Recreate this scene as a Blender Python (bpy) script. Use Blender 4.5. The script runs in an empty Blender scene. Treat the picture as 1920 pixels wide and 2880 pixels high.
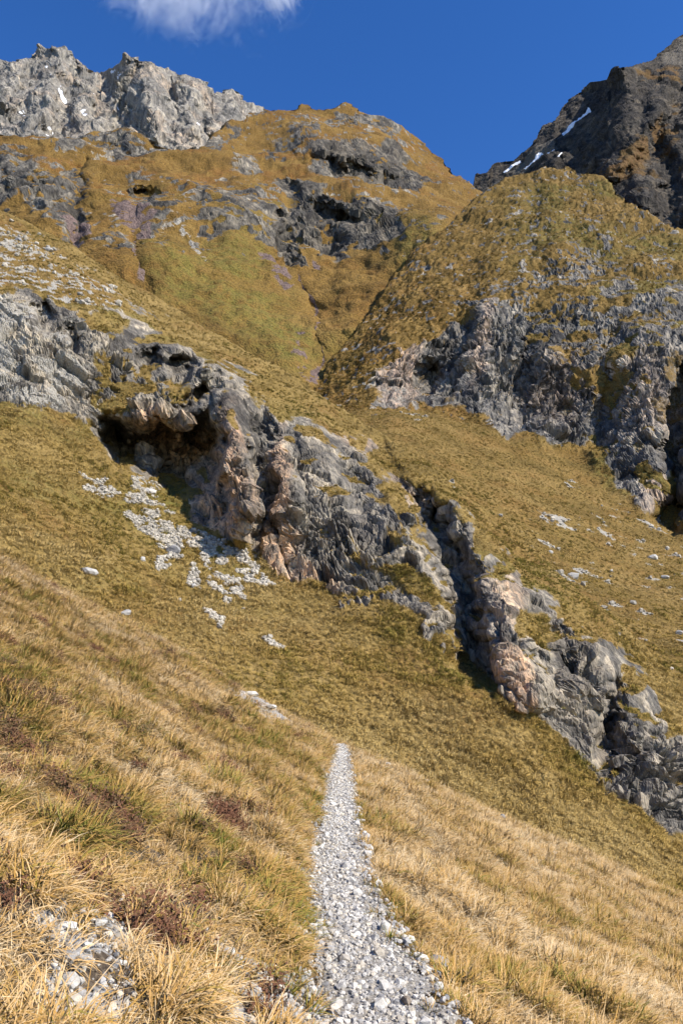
import bpy, bmesh, math, random
import numpy as np
from mathutils import Vector

# ------------------------------------------------------------------ camera, sky, sun, exposure
sc = bpy.context.scene
FPX, PITCH, EYE = 2200.0, math.radians(12.06), 1.6      # focal length in photo pixels, upward tilt, eye height
cam_d = bpy.data.cameras.new('camera')
cam_d.sensor_fit = 'VERTICAL'; cam_d.sensor_height = 36.0; cam_d.lens = FPX / 2880 * 36
cam_d.clip_start = 0.05; cam_d.clip_end = 60000
cam = bpy.data.objects.new('camera', cam_d); sc.collection.objects.link(cam)
cam.location = (0, 0, EYE); cam.rotation_euler = (math.radians(90) + PITCH, 0, 0)
sc.camera = cam

SUN_EL, SUN_AZ = math.radians(43), math.radians(119)     # azimuth measured clockwise from +Y (the view)
sun_dir = Vector((math.sin(SUN_AZ) * math.cos(SUN_EL), math.cos(SUN_AZ) * math.cos(SUN_EL), math.sin(SUN_EL)))
w = bpy.data.worlds.new('World'); sc.world = w; w.use_nodes = True
nt = w.node_tree; nt.nodes.clear()
sky = nt.nodes.new('ShaderNodeTexSky'); sky.sky_type = 'NISHITA'; sky.sun_disc = False
sky.sun_elevation = SUN_EL; sky.sun_rotation = SUN_AZ
sky.altitude = 2600; sky.air_density = 1.0; sky.dust_density = 0.0; sky.ozone_density = 2.0
bg = nt.nodes.new('ShaderNodeBackground'); bg.inputs['Strength'].default_value = 0.122
wo = nt.nodes.new('ShaderNodeOutputWorld')
hsv = nt.nodes.new('ShaderNodeHueSaturation'); hsv.inputs['Hue'].default_value = .511; hsv.inputs['Saturation'].default_value = 1.30   # clear, deep autumn blue
nt.links.new(sky.outputs[0], hsv.inputs['Color']); nt.links.new(hsv.outputs[0], bg.inputs[0]); nt.links.new(bg.outputs[0], wo.inputs[0])
sun_d = bpy.data.lights.new('sun', 'SUN'); sun_d.energy = 4.2; sun_d.angle = math.radians(0.53); sun_d.color = (1.0, 0.94, 0.85)
sun = bpy.data.objects.new('sun', sun_d); sc.collection.objects.link(sun)
sun.rotation_euler = (-sun_dir).to_track_quat('-Z', 'Y').to_euler(); sun.location = (200, -100, 300)
sc.view_settings.view_transform = 'Standard'; sc.view_settings.look = 'None'
sc.view_settings.gamma = 1.0; sc.view_settings.use_curve_mapping = False
sc.view_settings.exposure = 0.90
sc.cycles.max_bounces = 2; sc.cycles.diffuse_bounces = 2; sc.cycles.volume_bounces = 3; sc.cycles.adaptive_threshold = 0.03; sc.cycles.transparent_max_bounces = 8; sc.cycles.volume_step_rate = 1.0

rng = np.random.default_rng(11); random.seed(11)
C = sc.collection

# ------------------------------------------------------------------ numpy noise
def _h(ix, iy, iz, seed):
    h = (ix.astype(np.uint32) * np.uint32(374761393) + iy.astype(np.uint32) * np.uint32(668265263)
         + iz.astype(np.uint32) * np.uint32(2147483647) + np.uint32((seed * 1274126177) & 0xffffffff))
    h ^= h >> np.uint32(13); h *= np.uint32(1274126177); h ^= h >> np.uint32(16); h *= np.uint32(2246822519); h ^= h >> np.uint32(15)
    return h
_G = np.array([[1,1,0],[-1,1,0],[1,-1,0],[-1,-1,0],[1,0,1],[-1,0,1],[1,0,-1],[-1,0,-1],
               [0,1,1],[0,-1,1],[0,1,-1],[0,-1,-1],[1,1,0],[-1,1,0],[0,-1,1],[0,-1,-1]], np.float32)
def perlin(p, seed=0):
    p = np.asarray(p, np.float32)
    i = np.floor(p); f = (p - i).astype(np.float32); i = i.astype(np.int32)
    u = f * f * f * (f * (f * 6 - 15) + 10)
    out = np.zeros(len(p), np.float32)
    for a in (0, 1):
        wx = u[:, 0] if a else 1 - u[:, 0]
        for b in (0, 1):
            wy = u[:, 1] if b else 1 - u[:, 1]
            for c in (0, 1):
                wz = u[:, 2] if c else 1 - u[:, 2]
                g = _G[_h(i[:, 0] + a, i[:, 1] + b, i[:, 2] + c, seed) & np.uint32(15)]
                d = g[:, 0] * (f[:, 0] - a) + g[:, 1] * (f[:, 1] - b) + g[:, 2] * (f[:, 2] - c)
                out += wx * wy * wz * d
    return out
def fbm(p, octv=4, seed=0, gain=0.5, lac=2.03):
    s, a, out = 1.0, 1.0, np.zeros(len(p), np.float32)
    for k in range(octv):
        out += a * perlin(p * s, seed + k); s *= lac; a *= gain
    return out
def ridged(p, octv=4, seed=0, gain=0.5, lac=2.03):
    s, a, out, tot = 1.0, 1.0, np.zeros(len(p), np.float32), 0
    for k in range(octv):
        out += a * (1 - 2 * np.abs(perlin(p * s, seed + k))); tot += a; s *= lac; a *= gain
    return out / tot
def voro(p, seed=0):
    """nearest and second distances, random value of the nearest cell, and a tilted-facet height inside it"""
    i = np.floor(p); f = (p - i).astype(np.float32); i = i.astype(np.int32)
    n0 = len(p)
    f1 = np.full(n0, 9., np.float32); f2 = f1.copy(); cid = np.zeros(len(p), np.float32); tilt = np.zeros(len(p), np.float32)
    k = np.float32(1 / 1024.)
    for a in (-1, 0, 1):
        for b in (-1, 0, 1):
            for c in (-1, 0, 1):
                h = _h(i[:, 0] + a, i[:, 1] + b, i[:, 2] + c, seed)
                dx = a + (h & np.uint32(1023)) * k - f[:, 0]
                dy = b + ((h >> np.uint32(10)) & np.uint32(1023)) * k - f[:, 1]
                dz = c + ((h >> np.uint32(20)) & np.uint32(1023)) * k - f[:, 2]
                d = dx * dx + dy * dy + dz * dz
                n = d < f1
                f2 = np.where(n, f1, np.minimum(f2, d)); f1 = np.where(n, d, f1)
                hv = ((h * np.uint32(2654435761)) >> np.uint32(8)).astype(np.float32) / np.float32(2**24)
                cid = np.where(n, hv, cid)
                t = dx * (np.mod(hv * 37.1, 1) - .5) + dy * (np.mod(hv * 91.7, 1) - .5) + dz * (np.mod(hv * 153.3, 1) - .5)
                tilt = np.where(n, t, tilt)
    return np.sqrt(f1), np.sqrt(f2), cid, tilt
def smooth(a, b, x):
    t = np.clip((x - a) / (b - a), 0, 1); return t * t * (3 - 2 * t)

# ------------------------------------------------------------------ photo geometry: a pixel and a distance give a point of the valley
CP, SP = math.cos(PITCH), math.sin(PITCH)
def unproject(px, py, D):
    x = (px - 960) / FPX; y = (1440 - py) / FPX
    t = D / (CP - y * SP)
    return np.stack([x * t, D + 0 * t, EYE + t * (y * CP + SP)], -1)
def project(P):
    d = P - np.array([0, 0, EYE]); f = d[..., 1] * CP + d[..., 2] * SP; u = -d[..., 1] * SP + d[..., 2] * CP
    return 960 + FPX * d[..., 0] / f, 1440 - FPX * u / f
class TPS:
    """smooth log-distance surface through (px, py, metres) survey points"""
    def __init__(s, pts, lam=1e-3):
        a = np.array(pts, float); s.c = a[:, :2] / 1000; n = len(a)
        K = s.k(s.c, s.c) + lam * np.eye(n); Pm = np.c_[np.ones(n), s.c]
        A = np.block([[K, Pm], [Pm.T, np.zeros((3, 3))]])
        s.w = np.linalg.solve(A, np.r_[np.log(a[:, 2]), 0, 0, 0])
    @staticmethod
    def k(a, b):
        d = ((a[:, None, :] - b[None]) ** 2).sum(-1); return np.where(d > 1e-12, d * np.log(d + 1e-12), 0)
    def __call__(s, px, py):
        q = np.stack([np.ravel(px), np.ravel(py)], -1) / 1000; out = np.empty(len(q))
        for i in range(0, len(q), 60000):
            b = q[i:i + 60000]; out[i:i + 60000] = s.k(b, s.c) @ s.w[:-3] + s.w[-3] + b @ s.w[-2:]
        return np.exp(out).reshape(np.shape(px))
def poly(px, py, pts, soft=14):
    """soft 0..1 inside a polygon of survey pixels"""
    a = np.array(pts, np.float32); out = np.zeros(px.shape, np.float32)
    m = soft * 2
    sel = (px > a[:, 0].min() - m) & (px < a[:, 0].max() + m) & (py > a[:, 1].min() - m) & (py < a[:, 1].max() + m)
    x = px[sel]; y = py[sel]; ins = np.zeros(x.shape, bool); dist = np.full(x.shape, 1e9, np.float32)
    for k in range(len(a)):
        x1, y1 = a[k]; x2, y2 = a[(k + 1) % len(a)]
        c = ((y1 > y) != (y2 > y)) & (x < (x2 - x1) * (y - y1) / (y2 - y1 + 1e-9) + x1); ins ^= c
        dx, dy = x2 - x1, y2 - y1; t = np.clip(((x - x1) * dx + (y - y1) * dy) / (dx * dx + dy * dy + 1e-9), 0, 1)
        dist = np.minimum(dist, np.hypot(x - x1 - t * dx, y - y1 - t * dy))
    out[sel] = smooth(-soft, soft, np.where(ins, dist, -dist)); return out
def line(px, py, pts, wd, soft=None):
    a = np.array(pts, np.float32); dist = np.full(px.shape, 1e9, np.float32); soft = soft or wd * .6
    for k in range(len(a) - 1):
        x1, y1 = a[k][:2]; x2, y2 = a[k + 1][:2]
        dx, dy = x2 - x1, y2 - y1; t = np.clip(((px - x1) * dx + (py - y1) * dy) / (dx * dx + dy * dy + 1e-9), 0, 1)
        dist = np.minimum(dist, np.hypot(px - x1 - t * dx, py - y1 - t * dy))
    return 1 - smooth(wd - soft, wd + soft, dist)
def blob(px, py, x, y, rx, ry, ang=0, hard=0.35):
    c, s = math.cos(math.radians(ang)), math.sin(math.radians(ang)); dx, dy = px - x, py - y
    return 1 - smooth(1 - hard, 1 + hard, np.hypot((dx * c + dy * s) / rx, (-dx * s + dy * c) / ry))

# ------------------------------------------------------------------ shader helpers
class NT:
    def __init__(s, name):
        s.m = bpy.data.materials.new(name); s.m.use_nodes = True; s.t = s.m.node_tree; s.t.nodes.clear()
        s.out = s.t.nodes.new('ShaderNodeOutputMaterial')
    def n(s, typ, **kw):
        n = s.t.nodes.new(typ)
        for k, v in kw.items():
            if k.startswith('i_'): n.inputs[k[2:].replace('_', ' ')].default_value = v
            else: setattr(n, k, v)
        return n
    def l(s, a, b): s.t.links.new(a, b)
    def noise(s, vec, scale, detail=4, rough=.55, dist=0.):
        n = s.n('ShaderNodeTexNoise'); s.l(vec, n.inputs['Vector']); n.inputs['Scale'].default_value = scale
        n.inputs['Detail'].default_value = detail; n.inputs['Roughness'].default_value = rough; n.inputs['Distortion'].default_value = dist
        return n.outputs['Fac']
    def vor(s, vec, scale, feature='F1', out='Distance'):
        n = s.n('ShaderNodeTexVoronoi', feature=feature); s.l(vec, n.inputs['Vector']); n.inputs['Scale'].default_value = scale
        return n.outputs[out]
    def ramp(s, fac, stops, interp='LINEAR'):
        n = s.n('ShaderNodeValToRGB'); n.color_ramp.interpolation = interp; e = n.color_ramp.elements
        while len(e) < len(stops): e.new(.5)
        for q, (p, c) in zip(e, stops): q.position = p; q.color = (*c, 1) if len(c) == 3 else c
        s.l(fac, n.inputs[0]); return n.outputs[0]
    def mix(s, fac, a, b, mode='MIX'):
        n = s.n('ShaderNodeMix', data_type='RGBA', blend_type=mode)
        for v, k in ((fac, 0), (a, 6), (b, 7)):
            if isinstance(v, (int, float)): n.inputs[k].default_value = v
            elif isinstance(v, tuple): n.inputs[k].default_value = (*v, 1)
            else: s.l(v, n.inputs[k])
        return n.outputs[2]
    def math(s, op, a, b=None, clamp=False):
        n = s.n('ShaderNodeMath', operation=op, use_clamp=clamp)
        for v, k in ((a, 0), (b, 1)):
            if v is None: continue
            if isinstance(v, (int, float)): n.inputs[k].default_value = v
            else: s.l(v, n.inputs[k])
        return n.outputs[0]
    def maprange(s, v, a, b, c=0., d=1.):
        n = s.n('ShaderNodeMapRange'); s.l(v, n.inputs[0])
        for k, x in zip((1, 2, 3, 4), (a, b, c, d)): n.inputs[k].default_value = x
        return n.outputs[0]
    def attr(s, name, typ='GEOMETRY'):
        return s.n('ShaderNodeAttribute', attribute_name=name, attribute_type=typ)
    def pos(s, scale=None, rot=None):
        g = s.n('ShaderNodeNewGeometry').outputs['Position']
        if scale is None: return g
        m = s.n('ShaderNodeMapping'); m.inputs['Scale'].default_value = scale
        if rot: m.inputs['Rotation'].default_value = rot
        s.l(g, m.inputs[0]); return m.outputs[0]
    def bsdf(s, col, rough=.9, normal=None, spec=.2):
        b = s.n('ShaderNodeBsdfPrincipled'); b.inputs['Roughness'].default_value = rough; b.inputs['Specular IOR Level'].default_value = spec
        if isinstance(col, tuple): b.inputs['Base Color'].default_value = (*col, 1)
        else: s.l(col, b.inputs['Base Color'])
        if normal is not None: s.l(normal, b.inputs['Normal'])
        s.l(b.outputs[0], s.out.inputs[0]); return b
    def bump(s, h, dist, strength=1.):
        b = s.n('ShaderNodeBump'); b.inputs['Strength'].default_value = strength; b.inputs['Distance'].default_value = dist
        s.l(h, b.inputs['Height']); return b.outputs[0]

def terrain_material(name, L, grass, rock, strata=(1, 1, .35), srot=(0, .5, .3), ochre=(.36, .24, .15), dark=(.048, .043, .037), pale=(.31, .285, .24),
                     purple=(.135, .098, .086), gbump=.10, rbump=.45):
    """L: metres per coarse feature. attributes: m1 = rock, pale stone, dark rock, snow; m2 = green, rust, ochre stain, purple scree"""
    t = NT(name); p = t.pos()
    m1 = t.attr('m1'); m2 = t.attr('m2')
    s1 = t.n('ShaderNodeSeparateColor'); t.l(m1.outputs['Color'], s1.inputs[0]); R, PALE, DARK = s1.outputs[:3]; SNOW = m1.outputs['Alpha']
    s2 = t.n('ShaderNodeSeparateColor'); t.l(m2.outputs['Color'], s2.inputs[0]); GREEN, RUST, OCH = s2.outputs[:3]; PUR = m2.outputs['Alpha']
    nf = t.noise(p, 4.0 / L, 3, .6); nm = t.noise(p, .9 / L, 2, .6); nx = t.noise(p, 20.0 / L, 2, .7)
    gcol = t.ramp(nm, [(.30, grass[0]), (.48, grass[1]), (.66, grass[2])])
    gcol = t.mix(t.math('MULTIPLY', GREEN, t.maprange(nf, .3, .6), True), gcol, grass[3])
    gcol = t.mix(t.math('MULTIPLY', RUST, t.maprange(nf, .3, .65), True), gcol, grass[4])
    gcol = t.mix(1., gcol, t.ramp(nx, [(.28, (.5, .5, .5)), (.5, (.95, .95, .95)), (.72, (1.4, 1.37, 1.3))]), 'MULTIPLY')
    ps = t.pos(strata, srot)
    rn = t.noise(ps, 1.6 / L, 3, .62, .6); rn2 = t.noise(ps, 9. / L, 3, .75, .3)
    rcol = t.ramp(rn, [(.30, rock[0]), (.45, rock[1]), (.58, rock[2]), (.72, rock[3])])
    rcol = t.mix(t.math('MULTIPLY', OCH, t.maprange(rn2, .32, .6), True), rcol, ochre)
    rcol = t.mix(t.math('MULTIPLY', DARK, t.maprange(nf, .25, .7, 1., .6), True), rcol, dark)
    rcol = t.mix(1., rcol, t.ramp(rn2, [(.28, (.30, .30, .31)), (.42, (.78, .78, .79)), (.54, (1.05, 1.04, 1.02)), (.70, (1.6, 1.54, 1.44))]), 'MULTIPLY')
    tn = t.n('ShaderNodeSeparateColor'); t.l(t.attr('m3').outputs['Color'], tn.inputs[0])
    rcol = t.mix(1., rcol, t.ramp(tn.outputs[0], [(.25, (.42, .42, .43)), (.44, (.86, .86, .86)), (.58, (1.15, 1.12, 1.07)), (.78, (1.85, 1.74, 1.55))]), 'MULTIPLY')
    st = t.noise(t.pos((1.3, 1.3, .22), (0, .12, 0)), 3.2 / L, 3, .65, .4)      # dark water streaks and lichen
    rcol = t.mix(t.maprange(st, .56, .68, 0., .7), rcol, dark)
    pcol = t.mix(1., pale, t.ramp(nx, [(.3, (.55, .55, .56)), (.5, (.9, .9, .9)), (.7, (1.2, 1.19, 1.16))]), 'MULTIPLY')
    ucol = t.mix(1., purple, t.ramp(nx, [(.3, (.55, .55, .57)), (.7, (1.5, 1.47, 1.45))]), 'MULTIPLY')
    jit = t.math('MULTIPLY', t.math('SUBTRACT', nx, .5), 1.1)
    jit = t.math('ADD', jit, t.math('MULTIPLY', t.math('SUBTRACT', nf, .5), .8))
    def edge(m, k=.5, wd=.09): return t.maprange(t.math('ADD', m, t.math('MULTIPLY', jit, t.math('SUBTRACT', 1.04, m))), k - wd, k + wd)
    RF = edge(R)
    col = t.mix(RF, gcol, rcol)
    col = t.mix(edge(PUR), col, ucol); col = t.mix(edge(PALE), col, pcol); SF = t.maprange(SNOW, .45, .55); col = t.mix(SF, col, (.82, .84, .88))
    hm = t.n('ShaderNodeMix', data_type='FLOAT'); t.l(R, hm.inputs[0]); t.l(t.math('MULTIPLY', nx, gbump), hm.inputs[2]); t.l(t.math('MULTIPLY', rn2, rbump), hm.inputs[3])
    t.bsdf(col, .92, t.bump(hm.outputs[0], L * .16), .12)
    return t.m

# ------------------------------------------------------------------ terrain builder
def grid_mesh(name, P, A, mat, split=None, splitname='cliff', flip=False, kind='structure', facets=False):
    """P: (ny,nx,3) vertices, A: dict attr -> (ny,nx,4). Faces whose rock mask passes `split` become a child object."""
    ny, nx = P.shape[:2]; idx = np.arange(ny * nx, dtype=np.int32).reshape(ny, nx)
    q = np.stack([idx[:-1, :-1], idx[1:, :-1], idx[1:, 1:], idx[:-1, 1:]], -1).reshape(-1, 4)
    if flip: q = q[:, ::-1]
    V = P.reshape(-1, 3).astype(np.float32)
    fn = np.cross(V[q[:, 2]] - V[q[:, 0]], V[q[:, 3]] - V[q[:, 1]]); vn = np.zeros_like(V)
    for k in range(4): 
        for c in range(3): vn[:, c] += np.bincount(q[:, k], fn[:, c], len(V))
    vn /= np.linalg.norm(vn, axis=1, keepdims=True) + 1e-12
    groups = [(name, np.ones(len(q), bool))]
    if split is not None:
        s = split.reshape(-1)[q].mean(1) > .5; groups = [(name, ~s), (splitname, s)]
    parent = None
    for nm, sel in groups:
        f = q[sel]; used = np.unique(f); remap = np.zeros(len(V), np.int32); remap[used] = np.arange(len(used)); f = remap[f]
        me = bpy.data.meshes.new(nm); me.vertices.add(len(used)); me.vertices.foreach_set('co', V[used].ravel())
        me.loops.add(len(f) * 4); me.loops.foreach_set('vertex_index', f.ravel().astype(np.int32)); me.polygons.add(len(f))
        me.polygons.foreach_set('loop_start', np.arange(0, len(f) * 4, 4, dtype=np.int32)); me.update(calc_edges=True)
        me.polygons.foreach_set('use_smooth', np.full(len(f), not (facets or nm != name)))
        for an, arr in A.items():
            at = me.attributes.new(an, 'FLOAT_COLOR', 'POINT'); at.data.foreach_set('color', arr.reshape(-1, 4)[used].astype(np.float32).ravel())
        if split is not None and nm == name: me.normals_split_custom_set_from_vertices(vn[used])
        me.materials.append(mat); o = bpy.data.objects.new(nm, me); C.objects.link(o)
        if parent is None: parent = o; o['kind'] = kind
        else: o.parent = parent
    return parent

def normals(P):
    du = np.gradient(P, axis=1); dv = np.gradient(P, axis=0)
    n = np.cross(dv, du); n /= np.linalg.norm(n, axis=-1, keepdims=True) + 1e-12; return n

class Layer: pass
def layer(top, bot, x0, x1, step, ctrl, back, relief=None, warp=6, rows=None):
    """a hillside between two survey lines, carried over its crest and down behind"""
    L = Layer(); nx = int((x1 - x0) / step) + 1; px = np.linspace(x0, x1, nx)
    tp = np.interp(px, *np.array(top, float).T); bt = np.interp(px, *np.array(bot, float).T)
    ny = rows or int((bt - tp).max() / step) + 1; v = np.linspace(0, 1, ny)[:, None]
    L.px = np.broadcast_to(px, (ny, nx)).copy(); L.py = tp + (bt - tp) * v
    L.tps = TPS(ctrl); D = L.tps(L.px, L.py)
    L.D0 = D.copy()
    if relief:
        q = np.stack([L.px.ravel() / 70, L.py.ravel() / 70, 0 * L.px.ravel()], -1)
        D = D + relief(L.px + 22 * fbm(q, 3, 5).reshape(D.shape), L.py + 22 * fbm(q, 3, 6).reshape(D.shape), D)
    P = unproject(L.px, L.py, D)
    K, dy, dz = back; k = np.arange(K, 0, -1)[:, None]
    B = np.repeat(P[:1], K, 0); B[..., 1] += k * dy; B[..., 0] *= (B[..., 1] / P[:1][..., 1]); B[..., 2] -= dz * k ** 1.6
    L.P = np.concatenate([B, P]); L.px = np.concatenate([np.repeat(L.px[:1], K, 0), L.px]); L.py = np.concatenate([np.repeat(L.py[:1], K, 0), L.py])
    L.K = K; L.N = normals(L.P); vd = L.P - np.array([0, 0, EYE]); L.face = smooth(.15, .50, np.abs((L.N * vd).sum(-1)) / np.linalg.norm(vd, axis=-1)); L.flat = lambda a: a.reshape(-1, 3) if a.ndim == 3 else a.ravel()
    return L

def box(a, ry, rx):
    for ax, r in ((0, ry), (1, rx)):
        a = sum(np.roll(a, k, ax) for k in range(-r, r + 1)) / (2 * r + 1)
    return a
def settle(h, face):
    """rock relief keeps its edges where it faces us and eases out where the ground lies edge-on and vertices are sparse"""
    h = h.reshape(face.shape); f = face ** .7
    return (box(h, 4, 2) * (1 - f) + (.85 * h + .15 * box(h, 1, 1)) * f).ravel()
def ribs(p, wl, seed, lean=0., stretch=4.5):
    q = np.stack([p[:, 0] - lean * p[:, 2], p[:, 1], p[:, 2] / stretch], -1) / wl
    return ridged(q, 3, seed, .55)
def rock_relief(p, L, face, seed=0, big=1., blocks=1., strata_dir=(.35, .25, .9), strata=1., rib=0., lean=0.):
    """fractured, layered rock: metres of relief for feature size L (big: weight of the largest forms, per vertex)"""
    p = p.astype(np.float32); q = p / (L * 1.3)
    wq = np.stack([fbm(q, 2, seed + 50), fbm(q, 2, seed + 60), fbm(q, 2, seed + 70)], -1)
    pw = p + wq * L * .38
    h = .16 * L * (ridged(p / (L * 2.2), 3, seed) - .45)
    sd = np.array(strata_dir, np.float32); sd = sd / np.linalg.norm(sd); along = pw @ sd
    f1, f2, cid, tilt = voro((pw + sd * along[:, None] * .5) / (L * .9), seed + 1); h += blocks * L * (.12 * (cid - .5) + .50 * tilt - .06 * (1 - smooth(0, .1, f2 - f1))); tone = .3 * cid
    h *= big
    face = face.astype(np.float32); strata = strata * face
    blocks = blocks * (.06 + .94 * face) * (.4 + .8 * smooth(-.25, .3, fbm(p / (L * 1.6), 2, seed + 33)))
    pq = pw + sd * along[:, None] * 1.3
    f1, f2, cid, tilt = voro(pq / (L * .34), seed + 2); h += blocks * L * (.06 * (cid - .5) + .22 * tilt - .075 * (1 - smooth(0, .15, f2 - f1))); tone += .3 * cid
    f1, f2, cid, tilt = voro(pq / (L * .13), seed + 3); h += blocks * L * (.028 * (cid - .5) + .095 * tilt - .03 * (1 - smooth(0, .2, f2 - f1))); tone += .2 * cid
    for k, (th, amp) in enumerate(((.36, .10), (.11, .035))):          # beds with overhanging lips
        sb = along / (L * th); fr = sb - np.floor(sb); fl = np.floor(sb).astype(np.int64); bed = _h(fl, 0 * fl, 0 * fl, seed + k).astype(np.float32) / 2**32
        h += strata * L * amp * ((bed - .5) + .7 * (fr - .5) * smooth(1, .88, fr)); tone += .15 * bed
    if rib: h += rib * L * face * (ribs(p, L * .38, seed + 81, lean) - .4)
    h += .02 * L * face * fbm(p / (L * .08), 2, seed + 9)
    return h, tone
def ledges(P2, rock, amt, lo, hi, n):
    """turf settles where the broken rock lies flat enough to hold it"""
    nz = normals(P2)[..., 2]; k = np.ones(5) / 5
    for ax in (0, 1): nz = np.apply_along_axis(lambda v: np.convolve(v, k, 'same'), ax, nz)
    return np.clip(rock - amt * smooth(lo, hi, nz + .25 * n), 0, 1).astype(np.float32)

def attrs(shape, **kw):
    z = np.zeros(shape, np.float32); g = lambda k: kw.get(k, z)
    return {'m1': np.stack([g('rock'), g('pale'), g('dark'), g('snow')], -1), 'm2': np.stack([g('green'), g('rust'), g('ochre'), g('purple')], -1), 'm3': np.stack([g('tone').reshape(shape), z, z, z], -1)}

# ================================================================== the middle hillside with its cliff band
def warped(L, amp, sc_, seed):
    p = L.P.reshape(-1, 3) / sc_; s = L.px.shape
    return L.px + amp * fbm(p, 4, seed).reshape(s), L.py + amp * fbm(p, 4, seed + 20).reshape(s)

BAND_UP = [(-420, 760), (-150, 800), (0, 808), (92, 802), (153, 845), (257, 863), (343, 863), (398, 875), (441, 943), (483, 955), (520, 973), (588, 992), (636, 1016),
           (704, 1053), (765, 1090), (808, 1139), (881, 1188), (936, 1218), (1021, 1237), (1064, 1267), (1095, 1322), (1144, 1359), (1186, 1377),
           (1254, 1402), (1284, 1433), (1327, 1475), (1340, 1530), (1376, 1555), (1425, 1579), (1480, 1641), (1548, 1653), (1572, 1708), (1633, 1787),
           (1713, 1800), (1774, 1836), (1817, 1873), (1841, 1920), (1861, 1975), (1865, 2065), (1920, 2082), (2300, 2380)]
BAND_LO = [(2300, 2600), (1920, 2360), (1880, 2340), (1812, 2265), (1760, 2237), (1718, 2206), (1681, 2182), (1651, 2139), (1602, 2108), (1553, 2059),
           (1492, 2004), (1424, 1955), (1375, 1905), (1327, 1861), (1278, 1806), (1266, 1775), (1223, 1797), (1199, 1757), (1150, 1720), (1095, 1702),
           (1021, 1690), (960, 1690), (900, 1659), (845, 1641), (777, 1598), (741, 1573), (692, 1549), (680, 1530), (581, 1481), (532, 1457), (532, 1426),
           (520, 1384), (441, 1377), (398, 1353), (343, 1316), (294, 1273), (263, 1243), (257, 1181), (202, 1169), (135, 1151), (61, 1139), (0, 1132), (-150, 1100), (-420, 1000)]
ctrlB = [(0, 1620, 42), (0, 1300, 62), (0, 1130, 74), (0, 840, 88), (0, 720, 104), (0, 590, 128), (-420, 1500, 40), (-420, 1000, 76), (-420, 740, 92), (-420, 330, 150),
         (300, 1700, 46), (300, 1450, 62), (260, 1200, 79), (300, 860, 96), (370, 800, 118), (500, 1950, 38), (500, 1600, 58), (520, 1400, 71), (600, 1000, 95), (612, 943, 112),
         (900, 2090, 38), (900, 1850, 49), (900, 1660, 60), (900, 1200, 84), (1016, 1188, 100), (857, 1078, 106), (1300, 2250, 39), (1300, 1870, 51), (1300, 1440, 70), (1205, 1310, 84),
         (1400, 1463, 78), (1600, 2380, 39), (1600, 2110, 48), (1620, 1760, 59), (1541, 1592, 72), (1694, 1720, 69), (1920, 2490, 39), (1920, 2360, 46), (1900, 2060, 53), (1920, 1928, 64),
         (2300, 2720, 37), (2300, 2600, 42), (2300, 2380, 48), (2300, 2230, 60), (700, 2300, 30), (200, 2000, 32), (1400, 2600, 31), (2000, 2800, 32)]
def reliefB(px, py, D):
    r = 0
    r = r + 9 * blob(px, py, 420, 1285, 135, 70, 34, .5) + 7 * blob(px, py, 335, 1250, 70, 40, 45, .5)      # the cave
    r = r + 6 * blob(px, py, 520, 1250, 90, 75, 10, .5) + 5 * blob(px, py, 480, 1350, 70, 40, 20, .5)
    r = r + 8 * blob(px, py, 570, 1265, 55, 95, 12, .5) - 1.2 * blob(px, py, 470, 1170, 150, 26, 8, .6) - 8 * blob(px, py, 668, 1330, 40, 185, -8, .5)                                                    # the rib beside it
    r = r + 3.5 * blob(px, py, 745, 1290, 30, 130, -5, .6) - 2 * blob(px, py, 800, 1400, 40, 130, -15, .6)
    r = r + 3 * blob(px, py, 720, 1500, 24, 70, 10, .5) + 2.6 * blob(px, py, 790, 1530, 16, 70, -10, .5)
    r = r + 4 * blob(px, py, 430, 1010, 55, 24, 140, .6) + 4 * blob(px, py, 560, 1110, 75, 24, 140, .6) + 4 * blob(px, py, 500, 1050, 50, 24, 120, .5) - 3 * blob(px, py, 620, 1060, 50, 24, 30, .5) - 2.5 * blob(px, py, 480, 985, 40, 20, 30, .5)       # notches above
    r = r + 9 * line(px, py, [(1225, 1480), (1250, 1560), (1300, 1640), (1310, 1740), (1330, 1840), (1360, 1890)], 46, 34)   # the dark cleft
    r = r + 4 * blob(px, py, 1190, 1420, 36, 60, -30, .5)
    r = r - 3.2 * line(px, py, [(1370, 1570), (1400, 1680), (1420, 1800), (1440, 1900), (1470, 1960)], 46, 40)               # the rib right of it
    r = r + 2.5 * line(px, py, [(1560, 1780), (1590, 1850), (1570, 1930)], 26, 20) - 2 * blob(px, py, 1660, 1880, 60, 80, -20, .6)
    r = r + 3 * line(px, py, [(1720, 1950), (1690, 2060), (1720, 2150)], 30, 24) - 2 * blob(px, py, 1780, 2040, 40, 90, 0, .6)
    r = r + 2.5 * line(px, py, [(1060, 1270), (1110, 1340), (1160, 1420)], 24, 20) + 2 * blob(px, py, 1000, 1380, 30, 90, -20, .6)
    r = r + 2.5 * blob(px, py, 210, 950, 40, 24, 60, .5) + 3 * blob(px, py, 120, 890, 26, 40, 0, .5)
    return r * (D / 75)
topB = [(-420, 320), (-200, 455), (0, 590), (150, 660), (367, 796), (500, 872), (612, 943), (740, 1012), (857, 1078), (1016, 1190), (1205, 1310), (1400, 1463), (1541, 1592), (1694, 1720), (1920, 1928), (2300, 2240)]
botB = [(-420, 1560), (0, 1820), (300, 1980), (640, 2190), (950, 2300), (1300, 2430), (1920, 2720), (2300, 2850)]
B = layer(topB, botB, -420, 2300, 3.0, ctrlB, (10, 2.2, .55), reliefB)
wx, wy = warped(B, 26, 7., 3); wx2, wy2 = warped(B, 46, 4., 8)
shp = B.px.shape; pb = B.P.reshape(-1, 3); nb = B.N.reshape(-1, 3)
band = poly(wx, wy, BAND_UP + BAND_LO, 16)
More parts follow.
